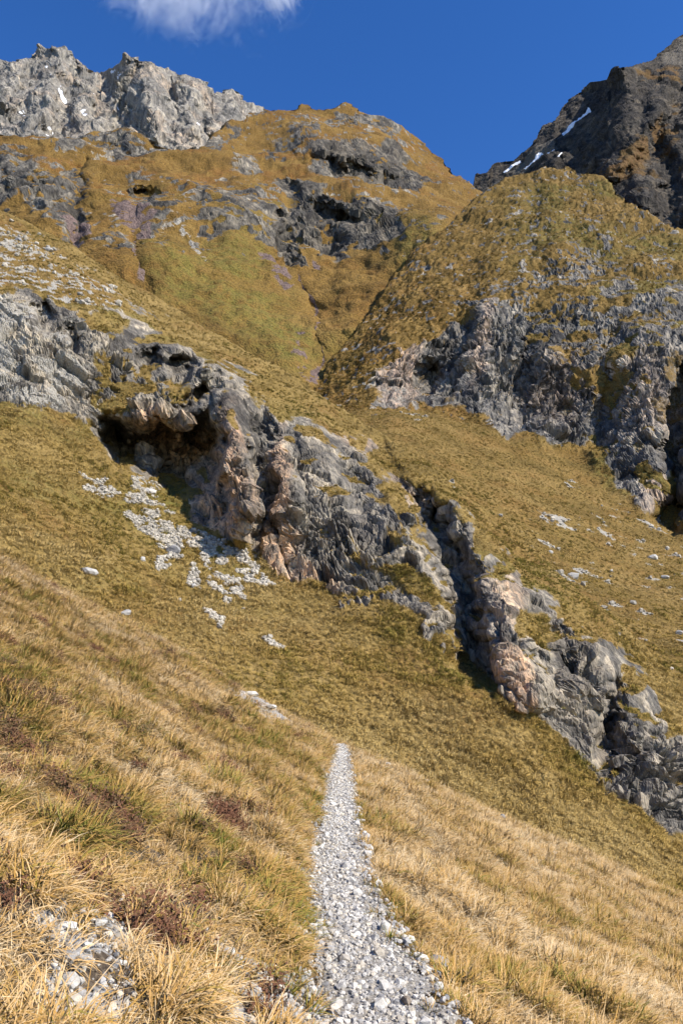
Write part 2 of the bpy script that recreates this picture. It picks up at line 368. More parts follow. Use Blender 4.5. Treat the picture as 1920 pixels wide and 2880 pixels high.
n4 = fbm(pb / 4.5, 4, 31).reshape(shp); n1 = fbm(pb / 1.3, 3, 37).reshape(shp)
rock = band.copy()
holes = [[(888, 1480), (960, 1530), (1080, 1575), (1150, 1590), (1230, 1640), (1275, 1690), (1250, 1725), (1180, 1700), (1130, 1650), (1070, 1610), (960, 1575), (900, 1560)],
         [(263, 1016), (330, 1000), (400, 1040), (441, 1070), (430, 1120), (380, 1150), (300, 1170), (262, 1140)],
         [(1090, 1480), (1160, 1480), (1230, 1545), (1230, 1570), (1150, 1550), (1090, 1520)],
         [(1440, 1720), (1540, 1720), (1580, 1800), (1540, 1830), (1460, 1790)], [(1090, 1360), (1150, 1400), (1180, 1480), (1130, 1470), (1090, 1420)],
         [(700, 1085), (760, 1110), (800, 1160), (760, 1170), (700, 1130)], [(450, 1060), (520, 1080), (560, 1130), (500, 1140), (450, 1110)],
         [(230, 870), (330, 880), (360, 930), (300, 940), (240, 920)]]
for hp in holes: rock *= 1 - .95 * poly(wx, wy, hp, 20)
fringe = poly(wx2, wy2, BAND_UP + BAND_LO, 95)
rock = np.clip(rock - .55 * smooth(.12, .5, n4) * (1 - smooth(.86, 1, poly(B.px, B.py, BAND_UP + BAND_LO, 130))), 0, 1)
rock = np.maximum(rock, .95 * smooth(.16, .3, n4 + .5 * n1 - .3 * (1 - fringe)) * smooth(.15, .45, fringe))
rub = poly(wx2, wy2, [(-420, 580), (0, 660), (150, 715), (320, 800), (450, 890), (560, 960), (480, 980), (340, 890), (0, 850), (-420, 800)], 34)
rock = np.maximum(rock, .9 * rub * smooth(-.16, .08, n1 + .8 * n4))
up = np.interp(B.px, *np.array(BAND_UP).T)
above = (B.py < up)
# stony turf above the pale cliff
stony = poly(wx2, wy2, [(-420, 520), (-100, 560), (60, 640), (250, 760), (370, 870), (300, 900), (0, 830), (-420, 800)], 40) * above
pale = .74 * stony * smooth(-.15, .22, n1 + .55 * n4)
pale = np.maximum(pale, .9 * poly(wx, wy, [(0, 690), (60, 680), (70, 730), (20, 760), (-60, 740)], 20) * smooth(-.2, .2, n1))
SCREE = [[(340, 1385), (420, 1400), (480, 1445), (505, 1520), (490, 1585), (450, 1570), (415, 1500), (360, 1440)],
         [(490, 1465), (560, 1490), (640, 1530), (650, 1600), (690, 1680), (690, 1720), (640, 1660), (570, 1600), (530, 1545)],
         [(640, 1530), (700, 1560), (768, 1640), (745, 1655), (690, 1640), (660, 1590)],
         [(215, 1328), (280, 1340), (325, 1385), (300, 1392), (220, 1370)], [(525, 1590), (560, 1600), (560, 1660), (530, 1650)],
         [(575, 1712), (620, 1752), (612, 1760), (575, 1730)], [(735, 1768), (795, 1808), (780, 1812), (740, 1785)], [(430, 1560), (470, 1600), (440, 1608)],
         [(590, 1640), (650, 1690), (625, 1690), (590, 1660)], [(395, 1345), (440, 1375), (430, 1400), (370, 1370)]]
scree = np.zeros(shp, np.float32)
for sp in SCREE: scree = np.maximum(scree, poly(wx, wy, sp, 12))
scree *= smooth(-.3, .12, n1 + .6 * n4)
pale = np.maximum(pale, scree)
rib = np.maximum.reduce([blob(wx, wy, 620, 1420, 80, 110, 20, .5), blob(wx, wy, 655, 1260, 26, 110, -5, .5), blob(wx, wy, 790, 1380, 22, 150, -4, .6), blob(wx, wy, 770, 1530, 50, 70, 0, .6),
                         .9 * blob(wx, wy, 1440, 1900, 26, 90, -15, .5), .8 * blob(wx, wy, 450, 1180, 70, 26, 15, .5), .6 * blob(wx, wy, 860, 1640, 90, 26, 20, .5), .5 * blob(wx, wy, 1420, 1680, 40, 90, -10, .6),
                         .75 * blob(wx, wy, 510, 1260, 130, 60, 15, .6), .5 * blob(wx, wy, 1010, 1240, 60, 30, 30, .6), .5 * blob(wx, wy, 1130, 1380, 60, 30, 30, .6), .7 * blob(wx, wy, 1400, 1870, 16, 40, -30, .5)])
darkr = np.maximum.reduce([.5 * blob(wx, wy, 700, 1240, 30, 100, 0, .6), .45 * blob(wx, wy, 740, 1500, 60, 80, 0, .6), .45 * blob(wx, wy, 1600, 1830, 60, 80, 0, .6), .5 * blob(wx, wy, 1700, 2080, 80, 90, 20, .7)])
lightr = poly(wx, wy, [(-420, 780), (120, 840), (260, 900), (260, 1160), (0, 1140), (-420, 1000)], 30)
pale = np.maximum(pale, .62 * lightr * rock * smooth(-.45, .2, n4 + .4 * n1))
green = np.clip(.55 * smooth(-.1, .5, fbm(pb / 14, 3, 77).reshape(shp)) * (B.py > up) + blob(wx, wy, 480, 1410, 60, 30, 20, .5), 0, 1)
rust = np.clip(.8 * smooth(.1, .6, fbm(pb / 9, 3, 78).reshape(shp)) + .5 * stony, 0, 1)
rk = rock.ravel() > .02
h = np.zeros(len(pb), np.float32); tone = np.full(len(pb), .5, np.float32); h[rk], tone[rk] = rock_relief(pb[rk], 5.2, B.face.ravel()[rk], 5, .7 * smooth(.4, 1., fringe.ravel()[rk]), 1.2, (.5, -.2, .8), 1.6); h[rk] += .15
h = settle(h * smooth(.05, .75, rock.ravel()), B.face)
tus = .14 * ridged(pb / 1.1, 2, 90) + .10 * fbm(pb / .45, 2, 91) + .45 * fbm(pb / 7, 3, 92)
h += tus * (1 - .7 * rock.ravel()) + .10 * scree.ravel() * fbm(pb / .5, 2, 95)
B.P2 = (pb + nb * h[:, None]).reshape(B.P.shape)
matB = terrain_material('hillside_turf_and_limestone', 4.0,
    [(.135, .092, .028), (.185, .125, .038), (.23, .158, .056), (.115, .102, .025), (.155, .084, .025)],
    [(0.086, 0.077, 0.067), (0.143, 0.130, 0.111), (0.205, 0.184, 0.153), (0.287, 0.254, 0.197)], ochre=(.31, .205, .135))
rock = ledges(B.P2, rock, .9, .66, .86, n4)
B.rock, B.pale, B.scree = rock, pale, scree
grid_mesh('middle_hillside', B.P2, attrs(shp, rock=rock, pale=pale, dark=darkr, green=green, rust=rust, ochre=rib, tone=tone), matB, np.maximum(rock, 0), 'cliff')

# ================================================================== the right hillside: grass bowl, cliff and spur above it
ctrlC = [(1920, 1950, 72), (1920, 1700, 112), (1920, 1490, 160), (1600, 1700, 100), (1600, 1450, 150), (1600, 1275, 196), (1300, 1500, 110), (1300, 1300, 158), (1300, 1165, 205), (1060, 1260, 142),
         (1060, 1180, 190), (1180, 1135, 212), (880, 1120, 225), (900, 1500, 125), (600, 1500, 130), (600, 1250, 210), (1040, 1000, 232), (1000, 940, 262), (1100, 800, 285), (1240, 640, 318), (1330, 535, 345),
         (1500, 480, 350), (1590, 470, 345), (1300, 900, 246), (1500, 1000, 222), (1500, 750, 268), (1700, 1000, 215), (1700, 760, 262), (1720, 530, 322), (1850, 610, 300), (1920, 650, 290), (1920, 1000, 208),
         (1920, 1300, 178), (2300, 900, 270), (2300, 1500, 150), (2300, 2100, 66), (1750, 1390, 176), (300, 1400, 190), (300, 1250, 240)]
def reliefC(px, py, D):
    r = 20 * blob(px, py, 1195, 1075, 34, 60, 15, .5) + 40 * blob(px, py, 1895, 1440, 60, 56, 20, .4) + 34 * line(px, py, [(1935, 1050), (1905, 1150), (1890, 1260), (1905, 1350)], 36, 22)
    r = r - 7 * line(px, py, [(1130, 980), (1140, 1080), (1100, 1150)], 40, 34) - 6 * line(px, py, [(1380, 860), (1350, 1000), (1340, 1130)], 34, 30)
    r = r + 5 * line(px, py, [(1290, 900), (1250, 1000), (1240, 1100)], 34, 30) + 5 * line(px, py, [(1500, 980), (1460, 1100), (1470, 1200)], 26, 24) - 5 * line(px, py, [(1540, 960), (1510, 1100), (1540, 1230)], 30, 26)
    r = r + 6 * line(px, py, [(1720, 960), (1700, 1100), (1680, 1240)], 30, 26) - 6 * line(px, py, [(1800, 950), (1790, 1100), (1800, 1300)], 40, 34)
    r = r + 1.2 * line(px, py, [(1500, 500), (1480, 580), (1500, 680)], 30, 30) - 4 * line(px, py, [(1530, 480), (1550, 600), (1560, 720)], 34, 34)
    r = r + 2 * line(px, py, [(1640, 540), (1660, 640), (1650, 760)], 30, 30)
    return .62 * r * (D / 220)
topC = [(250, 1260), (600, 1200), (820, 1150), (890, 1085), (940, 1010), (1000, 940), (1040, 888), (1098, 803), (1168, 706), (1254, 636), (1327, 572), (1388, 530), (1425, 502), (1480, 490), (1511, 483), (1530, 466), (1572, 474), (1597, 467), (1621, 483), (1694, 502), (1725, 532), (1774, 569), (1817, 612), (1866, 640), (1920, 652), (2300, 900)]
botC = [(250, 1420), (600, 1500), (900, 1520), (1200, 1640), (1500, 1860), (1920, 2180), (2300, 2460)]
Cc = layer(topC, botC, 250, 2300, 3.0, ctrlC, (10, 6, 2.6), reliefC)
wx, wy = warped(Cc, 26, 16., 13); shp = Cc.px.shape; pc = Cc.P.reshape(-1, 3); nc = Cc.N.reshape(-1, 3)
n8 = fbm(pc / 9, 4, 41).reshape(shp); n2 = fbm(pc / 3., 3, 47).reshape(shp); n30 = fbm(pc / 30, 3, 44).reshape(shp)
CL = [(1040, 1157), (1082, 1181), (1113, 1151), (1180, 1135), (1254, 1151), (1339, 1175), (1388, 1212), (1431, 1236), (1499, 1243), (1541, 1270), (1609, 1273), (1652, 1267), (1680, 1290), (1713, 1359),
      (1725, 1390), (1774, 1408), (1835, 1433), (1900, 1490), (2300, 1700), (2300, 900), (1920, 760), (1830, 800), (1740, 760), (1664, 700), (1572, 740), (1480, 770), (1401, 784), (1352, 808), (1266, 888), (1200, 960), (1144, 961), (1082, 1016), (1030, 1090)]
cl = poly(wx, wy, CL, 34)
core = poly(wx, wy, [(1040, 1157), (1082, 1181), (1113, 1151), (1180, 1135), (1254, 1151), (1339, 1175), (1388, 1212), (1431, 1236), (1499, 1243), (1541, 1270), (1640, 1262), (1640, 1130), (1560, 1000), (1450, 930), (1400, 850), (1330, 850), (1280, 930), (1160, 970), (1082, 1040)], 40)
core2 = poly(wx, wy, [(1720, 1390), (1835, 1433), (1920, 1490), (2300, 1700), (2300, 1000), (1900, 960), (1800, 1000), (1740, 1200)], 40)
upper = poly(wx, wy, [(1460, 560), (1700, 600), (1920, 720), (2300, 950), (2300, 1200), (1500, 900), (1400, 780)], 60)
rock = np.clip(cl * smooth(-.48, .02, n8 + .35 * n2 + .5 * n30) * .68 + .5 * np.maximum(core, core2 * .85) + .05, 0, 1) * cl
rock *= 1 - .8 * smooth(.22, .46, n8 - .35 * core)
rock = np.maximum(rock, upper * .9 * smooth(.16, .34, n2 + .6 * n8 - .05))
rock = np.maximum(rock, .8 * smooth(.36, .46, n2 + .6 * n8) * (Cc.py < 1200))
bowl = poly(Cc.px, Cc.py, [(860, 1140), (1040, 1170), (1180, 1150), (1339, 1190), (1499, 1260), (1640, 1285), (1700, 1370), (1900, 1490), (2300, 1700), (2300, 2500), (800, 1600)], 12)
pale = np.zeros(shp, np.float32)
for sp in [[(1135, 1165), (1200, 1160), (1215, 1195), (1170, 1200)], [(1225, 1322), (1275, 1330), (1298, 1366), (1280, 1366)], [(1498, 1440), (1570, 1448), (1635, 1478), (1600, 1480), (1520, 1460)],
           [(1580, 1358), (1610, 1360), (1622, 1385), (1590, 1385)], [(1490, 1492), (1535, 1512), (1530, 1522), (1490, 1500)], [(1535, 1590), (1580, 1620), (1640, 1660), (1610, 1668), (1560, 1620)], [(1600, 1592), (1660, 1600), (1700, 1630), (1640, 1618)],
           [(1790, 1440), (1850, 1470), (1870, 1515), (1820, 1490)], [(1730, 1525), (1775, 1545), (1770, 1560)], [(1650, 1620), (1720, 1640), (1760, 1660), (1700, 1655)]]:
    pale = np.maximum(pale, .8 * poly(wx, wy, sp, 9) * smooth(-.1, .2, n2))
pale = np.maximum(pale, .7 * bowl * smooth(.52, .6, n2 + .25 * n8) * smooth(1380, 1600, Cc.py + .2 * Cc.px - 250))
ochre = np.maximum.reduce([.95 * blob(wx, wy, 1125, 1050, 45, 110, 10, .5), .7 * blob(wx, wy, 1360, 960, 20, 120, 12, .6), .45 * blob(wx, wy, 1560, 1100, 90, 90, 0, .7), .4 * blob(wx, wy, 1800, 1100, 90, 120, 0, .7), .7 * blob(wx, wy, 1880, 1400, 60, 60, 0, .6)])
pale = np.maximum(pale, .46 * blob(wx, wy, 1110, 1130, 60, 60, 0, .6) * rock)
green = np.clip(.8 * smooth(-.15, .35, n30) * (1 - bowl) * smooth(1300, 1600, Cc.px) + .2 * bowl, 0, 1)
rust = np.clip(.75 * (1 - smooth(1150, 1500, Cc.px - .3 * (Cc.py - 800))) * (1 - bowl) * smooth(-.3, .3, n8) + .5 * bowl * smooth(.05, .4, n8), 0, 1)
rk = rock.ravel() > .02; h = np.zeros(len(pc), np.float32)
tone = np.full(len(pc), .5, np.float32); h[rk], tone[rk] = rock_relief(pc[rk], 10., Cc.face.ravel()[rk], 15, np.maximum(core, .5 * core2).ravel()[rk] * .8, 1.2, (.9, .1, -.4), .8, .19, .42); h[rk] = h[rk] * (.45 + .55 * cl.ravel()[rk]) + .3
h = settle(h * smooth(.08, .7, rock.ravel()), Cc.face)
bw = bowl.ravel()
h += (1.0 * ridged(pc / 3.6, 2, 93) + .5 * fbm(pc / 1.4, 2, 94)) * (1 - .5 * rock.ravel()) * (1 - .85 * bw) + 2.6 * fbm(pc / 22, 4, 96) * (1 - .7 * bw)
Cc.P2 = (pc + nc * h[:, None]).reshape(Cc.P.shape); rock = ledges(Cc.P2, rock, .9 - .45 * np.maximum(core, core2), .70, .88, n8); Cc.rock, Cc.pale, Cc.bowl = rock, pale, bowl
matC = terrain_material('spur_turf_and_limestone', 9.0,
    [(.118, .075, .022), (.165, .105, .031), (.215, .138, .046), (.112, .096, .025), (.175, .092, .026)],
    [(.066, .063, .060), (.112, .106, .098), (.165, .155, .140), (.25, .23, .197)], strata=(1, 1, .3), srot=(0, .25, 0), ochre=(.34, .25, .19), gbump=.2)
grid_mesh('right_hillside', Cc.P2, attrs(shp, rock=rock, pale=pale, green=green, rust=rust, ochre=ochre, tone=tone), matC, rock, 'cliff')

# ================================================================== the back hillside with gullies, crags and dome
ctrlD = [(890, 1085, 238), (905, 1030, 256), (880, 900, 292), (740, 780, 315), (600, 900, 262), (400, 810, 268), (200, 680, 300), (0, 600, 335), (0, 480, 385), (0, 375, 470), (200, 440, 430), (350, 380, 500), (240, 540, 372),
         (400, 540, 372), (500, 450, 430), (620, 470, 420), (640, 600, 352), (600, 330, 520), (860, 298, 600), (960, 296, 600), (700, 420, 470), (900, 440, 455), (950, 520, 425), (1000, 560, 398), (1030, 700, 345), (1100, 520, 450), (1240, 560, 425), (1240, 520, 480),
         (1330, 535, 500), (1130, 372, 590), (1250, 450, 585), (1060, 420, 500), (1168, 700, 312), (1254, 630, 336), (1098, 800, 293), (1000, 935, 268), (800, 600, 370), (850, 700, 340), (-300, 450, 380), (-300, 300, 480), (-300, 800, 300), (1500, 600, 560), (1400, 900, 420), (1100, 1100, 300), (300, 1100, 235)]
def reliefD(px, py, D):
    r = 16 * line(px, py, [(215, 480), (225, 560), (215, 640), (190, 720)], 26, 22) + 14 * blob(px, py, 400, 545, 44, 22, 0, .5) + 8 * line(px, py, [(400, 560), (370, 640), (385, 740), (400, 800)], 22, 22)
    r = r + 12 * line(px, py, [(800, 510), (820, 590), (815, 680), (790, 760)], 20, 18) + 11 * blob(px, py, 960, 605, 70, 24, 15, .7) + 10 * blob(px, py, 940, 690, 30, 50, 0, .6)
    r = r + 7 * blob(px, py, 1000, 490, 120, 24, 14, .8) + 6 * blob(px, py, 940, 335, 40, 22, 0, .7) - 14 * blob(px, py, 1000, 440, 150, 36, 14, .6) - 12 * blob(px, py, 980, 565, 110, 30, 14, .6)
    r = r - 10 * blob(px, py, 680, 560, 110, 60, 10, .7) + 4 * line(px, py, [(826, 790), (888, 875), (888, 967), (905, 1030), (870, 1100)], 16, 14) - 8 * line(px, py, [(650, 700), (740, 850), (800, 1000)], 80, 70)
    r = r + 10 * blob(px, py, 330, 425, 24, 30, 0, .5) - 10 * blob(px, py, 380, 400, 60, 26, 10, .5) - 12 * blob(px, py, 80, 470, 90, 60, 30, .6)
    return r * (D / 400)
topD = [(-300, 290), (0, 372), (60, 395), (130, 402), (150, 385), (230, 392), (300, 375), (330, 372), (400, 390), (500, 428), (560, 420), (590, 395), (625, 366), (640, 352), (690, 326), (706, 315), (720, 319), (742, 303), (762, 312), (800, 309), (838, 302), (852, 292), (868, 294), (880, 308), (912, 311), (945, 306), (958, 296), (972, 286), (988, 293), (1010, 308), (1060, 325), (1110, 345), (1150, 375), (1200, 412), (1250, 455), (1300, 510), (1335, 536), (1400, 560), (1600, 640)]
botD = [(-300, 800), (0, 800), (400, 1000), (700, 1180), (950, 1220), (1150, 1080), (1300, 900), (1600, 800)]
Dd = layer(topD, botD, -300, 1600, 2.8, ctrlD, (8, 14, 7), reliefD)
wx, wy = warped(Dd, 20, 30., 23); shp = Dd.px.shape; pd = Dd.P.reshape(-1, 3); nd = Dd.N.reshape(-1, 3)
n20 = fbm(pd / 20, 4, 51).reshape(shp); n6 = fbm(pd / 6., 3, 57).reshape(shp); n80 = fbm(pd / 80, 3, 54).reshape(shp)
CR = {'grey': [[(-300, 370), (0, 405), (100, 450), (190, 500), (214, 540), (200, 590), (100, 610), (60, 580), (0, 590), (-300, 560)]],
      'crag': [[(300, 378), (360, 385), (420, 395), (508, 430), (480, 447), (400, 440), (330, 447), (260, 440), (255, 410)], [(130, 392), (240, 398), (250, 425), (170, 420)],
               [(770, 400), (850, 370), (870, 385), (820, 425), (770, 425)], [(930, 310), (1000, 305), (1040, 330), (1120, 370), (1110, 385), (1020, 350), (950, 350)],
               [(640, 445), (720, 450), (735, 480), (690, 480), (650, 465)], [(800, 372), (930, 320), (940, 350), (820, 400)], [(1090, 555), (1130, 545), (1170, 565), (1120, 580)],
               [(560, 410), (640, 360), (680, 370), (600, 415)], [(880, 440), (950, 470), (980, 500), (920, 510), (870, 470)]],
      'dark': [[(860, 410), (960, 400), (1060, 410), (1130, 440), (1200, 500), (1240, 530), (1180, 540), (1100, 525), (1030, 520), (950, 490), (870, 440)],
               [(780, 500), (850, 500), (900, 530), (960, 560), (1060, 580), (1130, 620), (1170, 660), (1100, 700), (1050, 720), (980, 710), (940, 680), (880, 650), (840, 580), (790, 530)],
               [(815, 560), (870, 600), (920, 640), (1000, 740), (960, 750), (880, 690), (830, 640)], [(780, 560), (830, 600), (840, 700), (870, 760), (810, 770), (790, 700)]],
      'brown': [[(551, 520), (640, 500), (740, 540), (800, 590), (815, 680), (740, 690), (680, 650), (620, 650), (560, 600)], [(355, 520), (400, 510), (460, 540), (480, 590), (420, 610), (360, 590)], [(390, 600), (500, 570), (510, 585), (430, 670), (390, 660)],
                [(180, 480), (240, 470), (250, 560), (250, 640), (235, 720), (170, 700), (150, 650)], [(270, 650), (330, 640), (380, 690), (370, 730), (300, 720), (270, 690)]]}
R_ = {k: np.maximum.reduce([poly(wx, wy, p_, 12) for p_ in v]) for k, v in CR.items()}
frag = smooth(-.6, -.1, n6 + .7 * n20)
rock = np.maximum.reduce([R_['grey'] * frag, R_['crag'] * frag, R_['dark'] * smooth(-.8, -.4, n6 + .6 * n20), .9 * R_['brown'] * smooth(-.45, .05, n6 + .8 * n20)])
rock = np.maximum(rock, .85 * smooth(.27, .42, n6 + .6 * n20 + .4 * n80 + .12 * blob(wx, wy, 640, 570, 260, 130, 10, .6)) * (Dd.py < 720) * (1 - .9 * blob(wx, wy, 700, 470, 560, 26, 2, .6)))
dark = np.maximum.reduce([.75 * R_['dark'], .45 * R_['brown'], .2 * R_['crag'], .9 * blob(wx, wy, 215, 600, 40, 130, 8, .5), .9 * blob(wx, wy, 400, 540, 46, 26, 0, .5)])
purple = np.maximum.reduce([poly(wx, wy, p_, 12) for p_ in [[(310, 560), (380, 590), (440, 610), (420, 660), (390, 690), (370, 660), (330, 610)], [(735, 747), (780, 760), (815, 830), (790, 835), (760, 800)], [(720, 700), (750, 700), (770, 760), (740, 750)],
                            [(880, 1040), (910, 1030), (905, 1080), (870, 1100)], [(380, 690), (400, 800), (385, 760)], [(880, 735), (910, 750), (905, 775), (890, 770)], [(170, 640), (240, 620), (250, 720), (190, 720)]]]) * smooth(-.35, 0, n6 + .1)
purple = np.maximum(purple, .6 * line(wx, wy, [(380, 690), (385, 740), (400, 800)], 12, 8)); purple = np.maximum(purple, .62 * line(wx, wy, [(826, 790), (880, 860), (890, 960), (905, 1030), (890, 1090)], 7, 5))
purple = np.maximum(purple, .6 * smooth(.22, .45, n6) * blob(wx, wy, 860, 1000, 60, 120, 0, .7))
pale = .6 * np.maximum.reduce([line(wx, wy, [(510, 640), (560, 690), (575, 740)], 10, 8), .8 * line(wx, wy, [(430, 660), (470, 640), (500, 630)], 10, 8), .7 * line(wx, wy, [(1290, 555), (1260, 600), (1240, 640)], 6, 5)]) * smooth(-.1, .2, n6 + .1)
green = np.clip(poly(wx, wy, [(400, 700), (600, 680), (720, 720), (800, 850), (850, 1000), (860, 1090), (640, 930), (440, 820)], 70) * .85 + .4 * smooth(0, .4, n80) * (Dd.py > 520) + .7 * blob(wx, wy, 1180, 700, 60, 80, 0, .6) + .5 * blob(wx, wy, 720, 640, 120, 90, 0, .6), 0, 1)
rust = np.clip(smooth(-.1, .4, n20 + n80) * .8 * (Dd.py < 560) + .6 * smooth(.1, .5, n20), 0, 1)
rk = rock.ravel() > .02; h = np.zeros(len(pd), np.float32); tone = np.full(len(pd), .5, np.float32); h[rk], tone[rk] = rock_relief(pd[rk], 17., Dd.face.ravel()[rk], 25, .25 + .75 * np.maximum(R_['dark'], R_['grey']).ravel()[rk], 1.1, (.9, .3, .1), .5, .17, .1); h[rk] += .5
h = settle(h * smooth(.08, .7, rock.ravel()), Dd.face); h += 1.1 * ridged(pd / 9, 3, 193) * (1 - .5 * rock.ravel()) + 6 * fbm(pd / 45, 4, 196) + .5 * fbm(pd / 3, 2, 197)
Dd.P2 = (pd + nd * h[:, None]).reshape(Dd.P.shape)
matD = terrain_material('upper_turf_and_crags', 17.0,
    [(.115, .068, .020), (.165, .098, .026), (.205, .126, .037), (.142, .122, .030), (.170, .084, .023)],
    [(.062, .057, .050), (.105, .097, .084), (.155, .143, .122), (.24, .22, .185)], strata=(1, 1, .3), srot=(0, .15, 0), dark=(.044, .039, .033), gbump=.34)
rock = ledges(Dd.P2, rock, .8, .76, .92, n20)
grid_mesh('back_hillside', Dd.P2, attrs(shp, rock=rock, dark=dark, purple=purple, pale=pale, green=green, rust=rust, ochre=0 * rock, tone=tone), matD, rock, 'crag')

# ================================================================== the far limestone peak
topE = [(-400, 250), (-150, 160), (0, 172), (48, 178), (75, 165), (110, 142), (135, 140), (150, 136), (172, 134), (200, 148), (225, 178), (262, 205), (283, 214), (330, 182), (385, 160), (410, 175), (440, 186), (500, 208), (545, 216), (592, 250), (600, 268), (620, 262), (652, 260), (690, 288), (730, 302), (800, 350), (900, 420)]
botE = [(-400, 520), (900, 560)]
ctrlE = [(-400, 520, 1150), (0, 450, 1180), (400, 470, 1190), (900, 560, 1200), (0, 172, 1600), (-400, 250, 1600), (172, 134, 1650), (283, 214, 1620), (385, 160, 1560), (500, 208, 1590), (650, 260, 1640), (730, 302, 1660), (900, 420, 1700), (150, 300, 1380), (390, 300, 1330), (600, 330, 1400), (270, 300, 1440), (0, 300, 1350)]
def reliefE(px, py, D):
    r = 60 * line(px, py, [(283, 214), (300, 260), (330, 320), (330, 400)], 34, 32) - 45 * line(px, py, [(390, 165), (410, 250), (440, 330), (470, 430)], 34, 34) + 45 * line(px, py, [(395, 190), (372, 240), (350, 320), (340, 400)], 16, 16)
    r = r - 40 * line(px, py, [(160, 140), (150, 230), (110, 330), (60, 420)], 34, 34) + 35 * line(px, py, [(110, 150), (90, 240), (40, 340)], 26, 26) + 34 * line(px, py, [(210, 180), (190, 270), (170, 370)], 26, 26) - 30 * line(px, py, [(235, 190), (240, 290), (230, 400)], 22, 22)
    r = r + 40 * line(px, py, [(600, 262), (570, 330), (590, 400)], 22, 22) - 30 * line(px, py, [(545, 218), (530, 300), (520, 400)], 30, 30) + 30 * line(px, py, [(490, 240), (485, 320), (480, 400)], 18, 18)
    return r
E = layer(topE, botE, -400, 900, 2.2, ctrlE, (6, 30, 30), reliefE)
wx, wy = warped(E, 12, 60., 33); shp = E.px.shape; pe = E.P.reshape(-1, 3); ne = E.N.reshape(-1, 3)
n25 = fbm(pe / 25, 3, 61).reshape(shp); n70 = fbm(pe / 70, 3, 62).reshape(shp)
snow = np.maximum.reduce([line(wx, wy, q_, wdt, wdt * .7) for q_, wdt in [([(75, 230), (100, 250)], 4), ([(130, 175), (138, 200)], 4), ([(170, 250), (185, 275)], 4), ([(262, 250), (275, 265)], 3), ([(312, 265), (330, 300)], 4), ([(318, 205), (340, 210)], 6),
        ([(120, 350), (160, 365), (140, 375)], 4), ([(95, 385), (120, 395)], 4), ([(550, 350), (565, 355)], 3), ([(60, 310), (70, 320)], 5), ([(105, 400), (70, 392)], 5), ([(228, 320), (236, 328)], 5)]]) * smooth(-.1, .2, n25)
ochre = .55 * smooth(.05, .4, n70) * blob(wx, wy, 450, 300, 220, 140, 0, .6) + .4 * smooth(.1, .4, n70) * blob(wx, wy, 120, 260, 160, 140, 0, .6)
h, tone = rock_relief(pe, 80., E.face.ravel(), 35, .55, 1.8, (.85, .2, .3), .6, .25, .15); h = settle(h, E.face) + 9 * (ridged(pe / np.array([34, 34, 60]), 3, 37) - .4) + 5 * (ridged(pe / np.array([11, 11, 22]), 2, 38) - .4) * E.face.ravel(); tone = .5 + (tone - .5) * .55
matE = terrain_material('pale_limestone_wall', 60., [(.2, .19, .17)] * 5, [(.150, .139, .123), (.200, .187, .166), (.240, .225, .199), (.285, .264, .229)], strata=(1, 1, .28), srot=(0, .1, 0), ochre=(.33, .25, .18), rbump=.5)
grid_mesh('limestone_peak', (pe + ne * h[:, None]).reshape(E.P.shape), attrs(shp, rock=np.ones(shp, np.float32), snow=snow, ochre=ochre, tone=tone), matE, facets=True)

# ================================================================== the dark mountain on the right
topF = [(1150, 640), (1300, 570), (1332, 535), (1336, 492), (1350, 494), (1372, 490), (1385, 465), (1400, 458), (1440, 450), (1480, 420), (1500, 395), (1530, 352), (1560, 340), (1590, 290), (1620, 262), (1660, 230), (1690, 227), (1710, 222), (1716, 195), (1728, 186), (1760, 190), (1800, 182), (1835, 168), (1850, 150), (1880, 125), (1920, 90), (2100, -60), (2400, -150)]
botF = [(1150, 760), (1500, 760), (2400, 1000)]
ctrlF = [(1332, 535, 900), (1150, 640, 900), (1150, 760, 700), (1500, 760, 560), (1440, 455, 960), (1480, 470, 880), (1560, 340, 1000), (1690, 227, 980), (1728, 186, 830), (1600, 400, 800), (1640, 480, 680), (1750, 330, 700), (1835, 168, 900), (1920, 90, 1000), (1920, 300, 700), (1920, 600, 470), (1750, 560, 540), (2300, 0, 950), (2300, 600, 420), (1850, 450, 600), (1570, 460, 730), (2400, 1000, 330)]
def reliefF(px, py, D):
    r = 45 * line(px, py, [(1690, 250), (1650, 330), (1610, 420), (1590, 470)], 34, 32) - 40 * line(px, py, [(1735, 200), (1745, 290), (1730, 380), (1700, 440)], 36, 34)
    r = r + 30 * line(px, py, [(1910, 260), (1880, 340), (1850, 400), (1830, 470)], 26, 26) - 26 * line(px, py, [(1880, 200), (1850, 300), (1800, 400), (1720, 480)], 26, 26) + 30 * line(px, py, [(1880, 480), (1880, 560), (1900, 640)], 30, 30)
    r = r - 24 * line(px, py, [(1830, 480), (1800, 560)], 30, 30)
    return r
Fl = layer(topF, botF, 1150, 2400, 3.1, ctrlF, (6, 30, 22), reliefF)
wx, wy = warped(Fl, 16, 45., 43); shp = Fl.px.shape; pf = Fl.P.reshape(-1, 3); nf_ = Fl.N.reshape(-1, 3)
n25 = fbm(pf / 25, 4, 71).reshape(shp); n60 = fbm(pf / 60, 3, 72).reshape(shp)
snow = np.maximum.reduce([line(wx * .15 + Fl.px * .85, wy * .15 + Fl.py * .85, q_, wdt, wdt * .6) for q_, wdt in [([(1655, 308), (1620, 340), (1582, 372)], 4), ([(1460, 455), (1420, 488)], 3.5), ([(1520, 436), (1500, 462), (1478, 474)], 6), ([(1555, 418), (1530, 436)], 3), ([(1578, 436), (1572, 448)], 3)]])
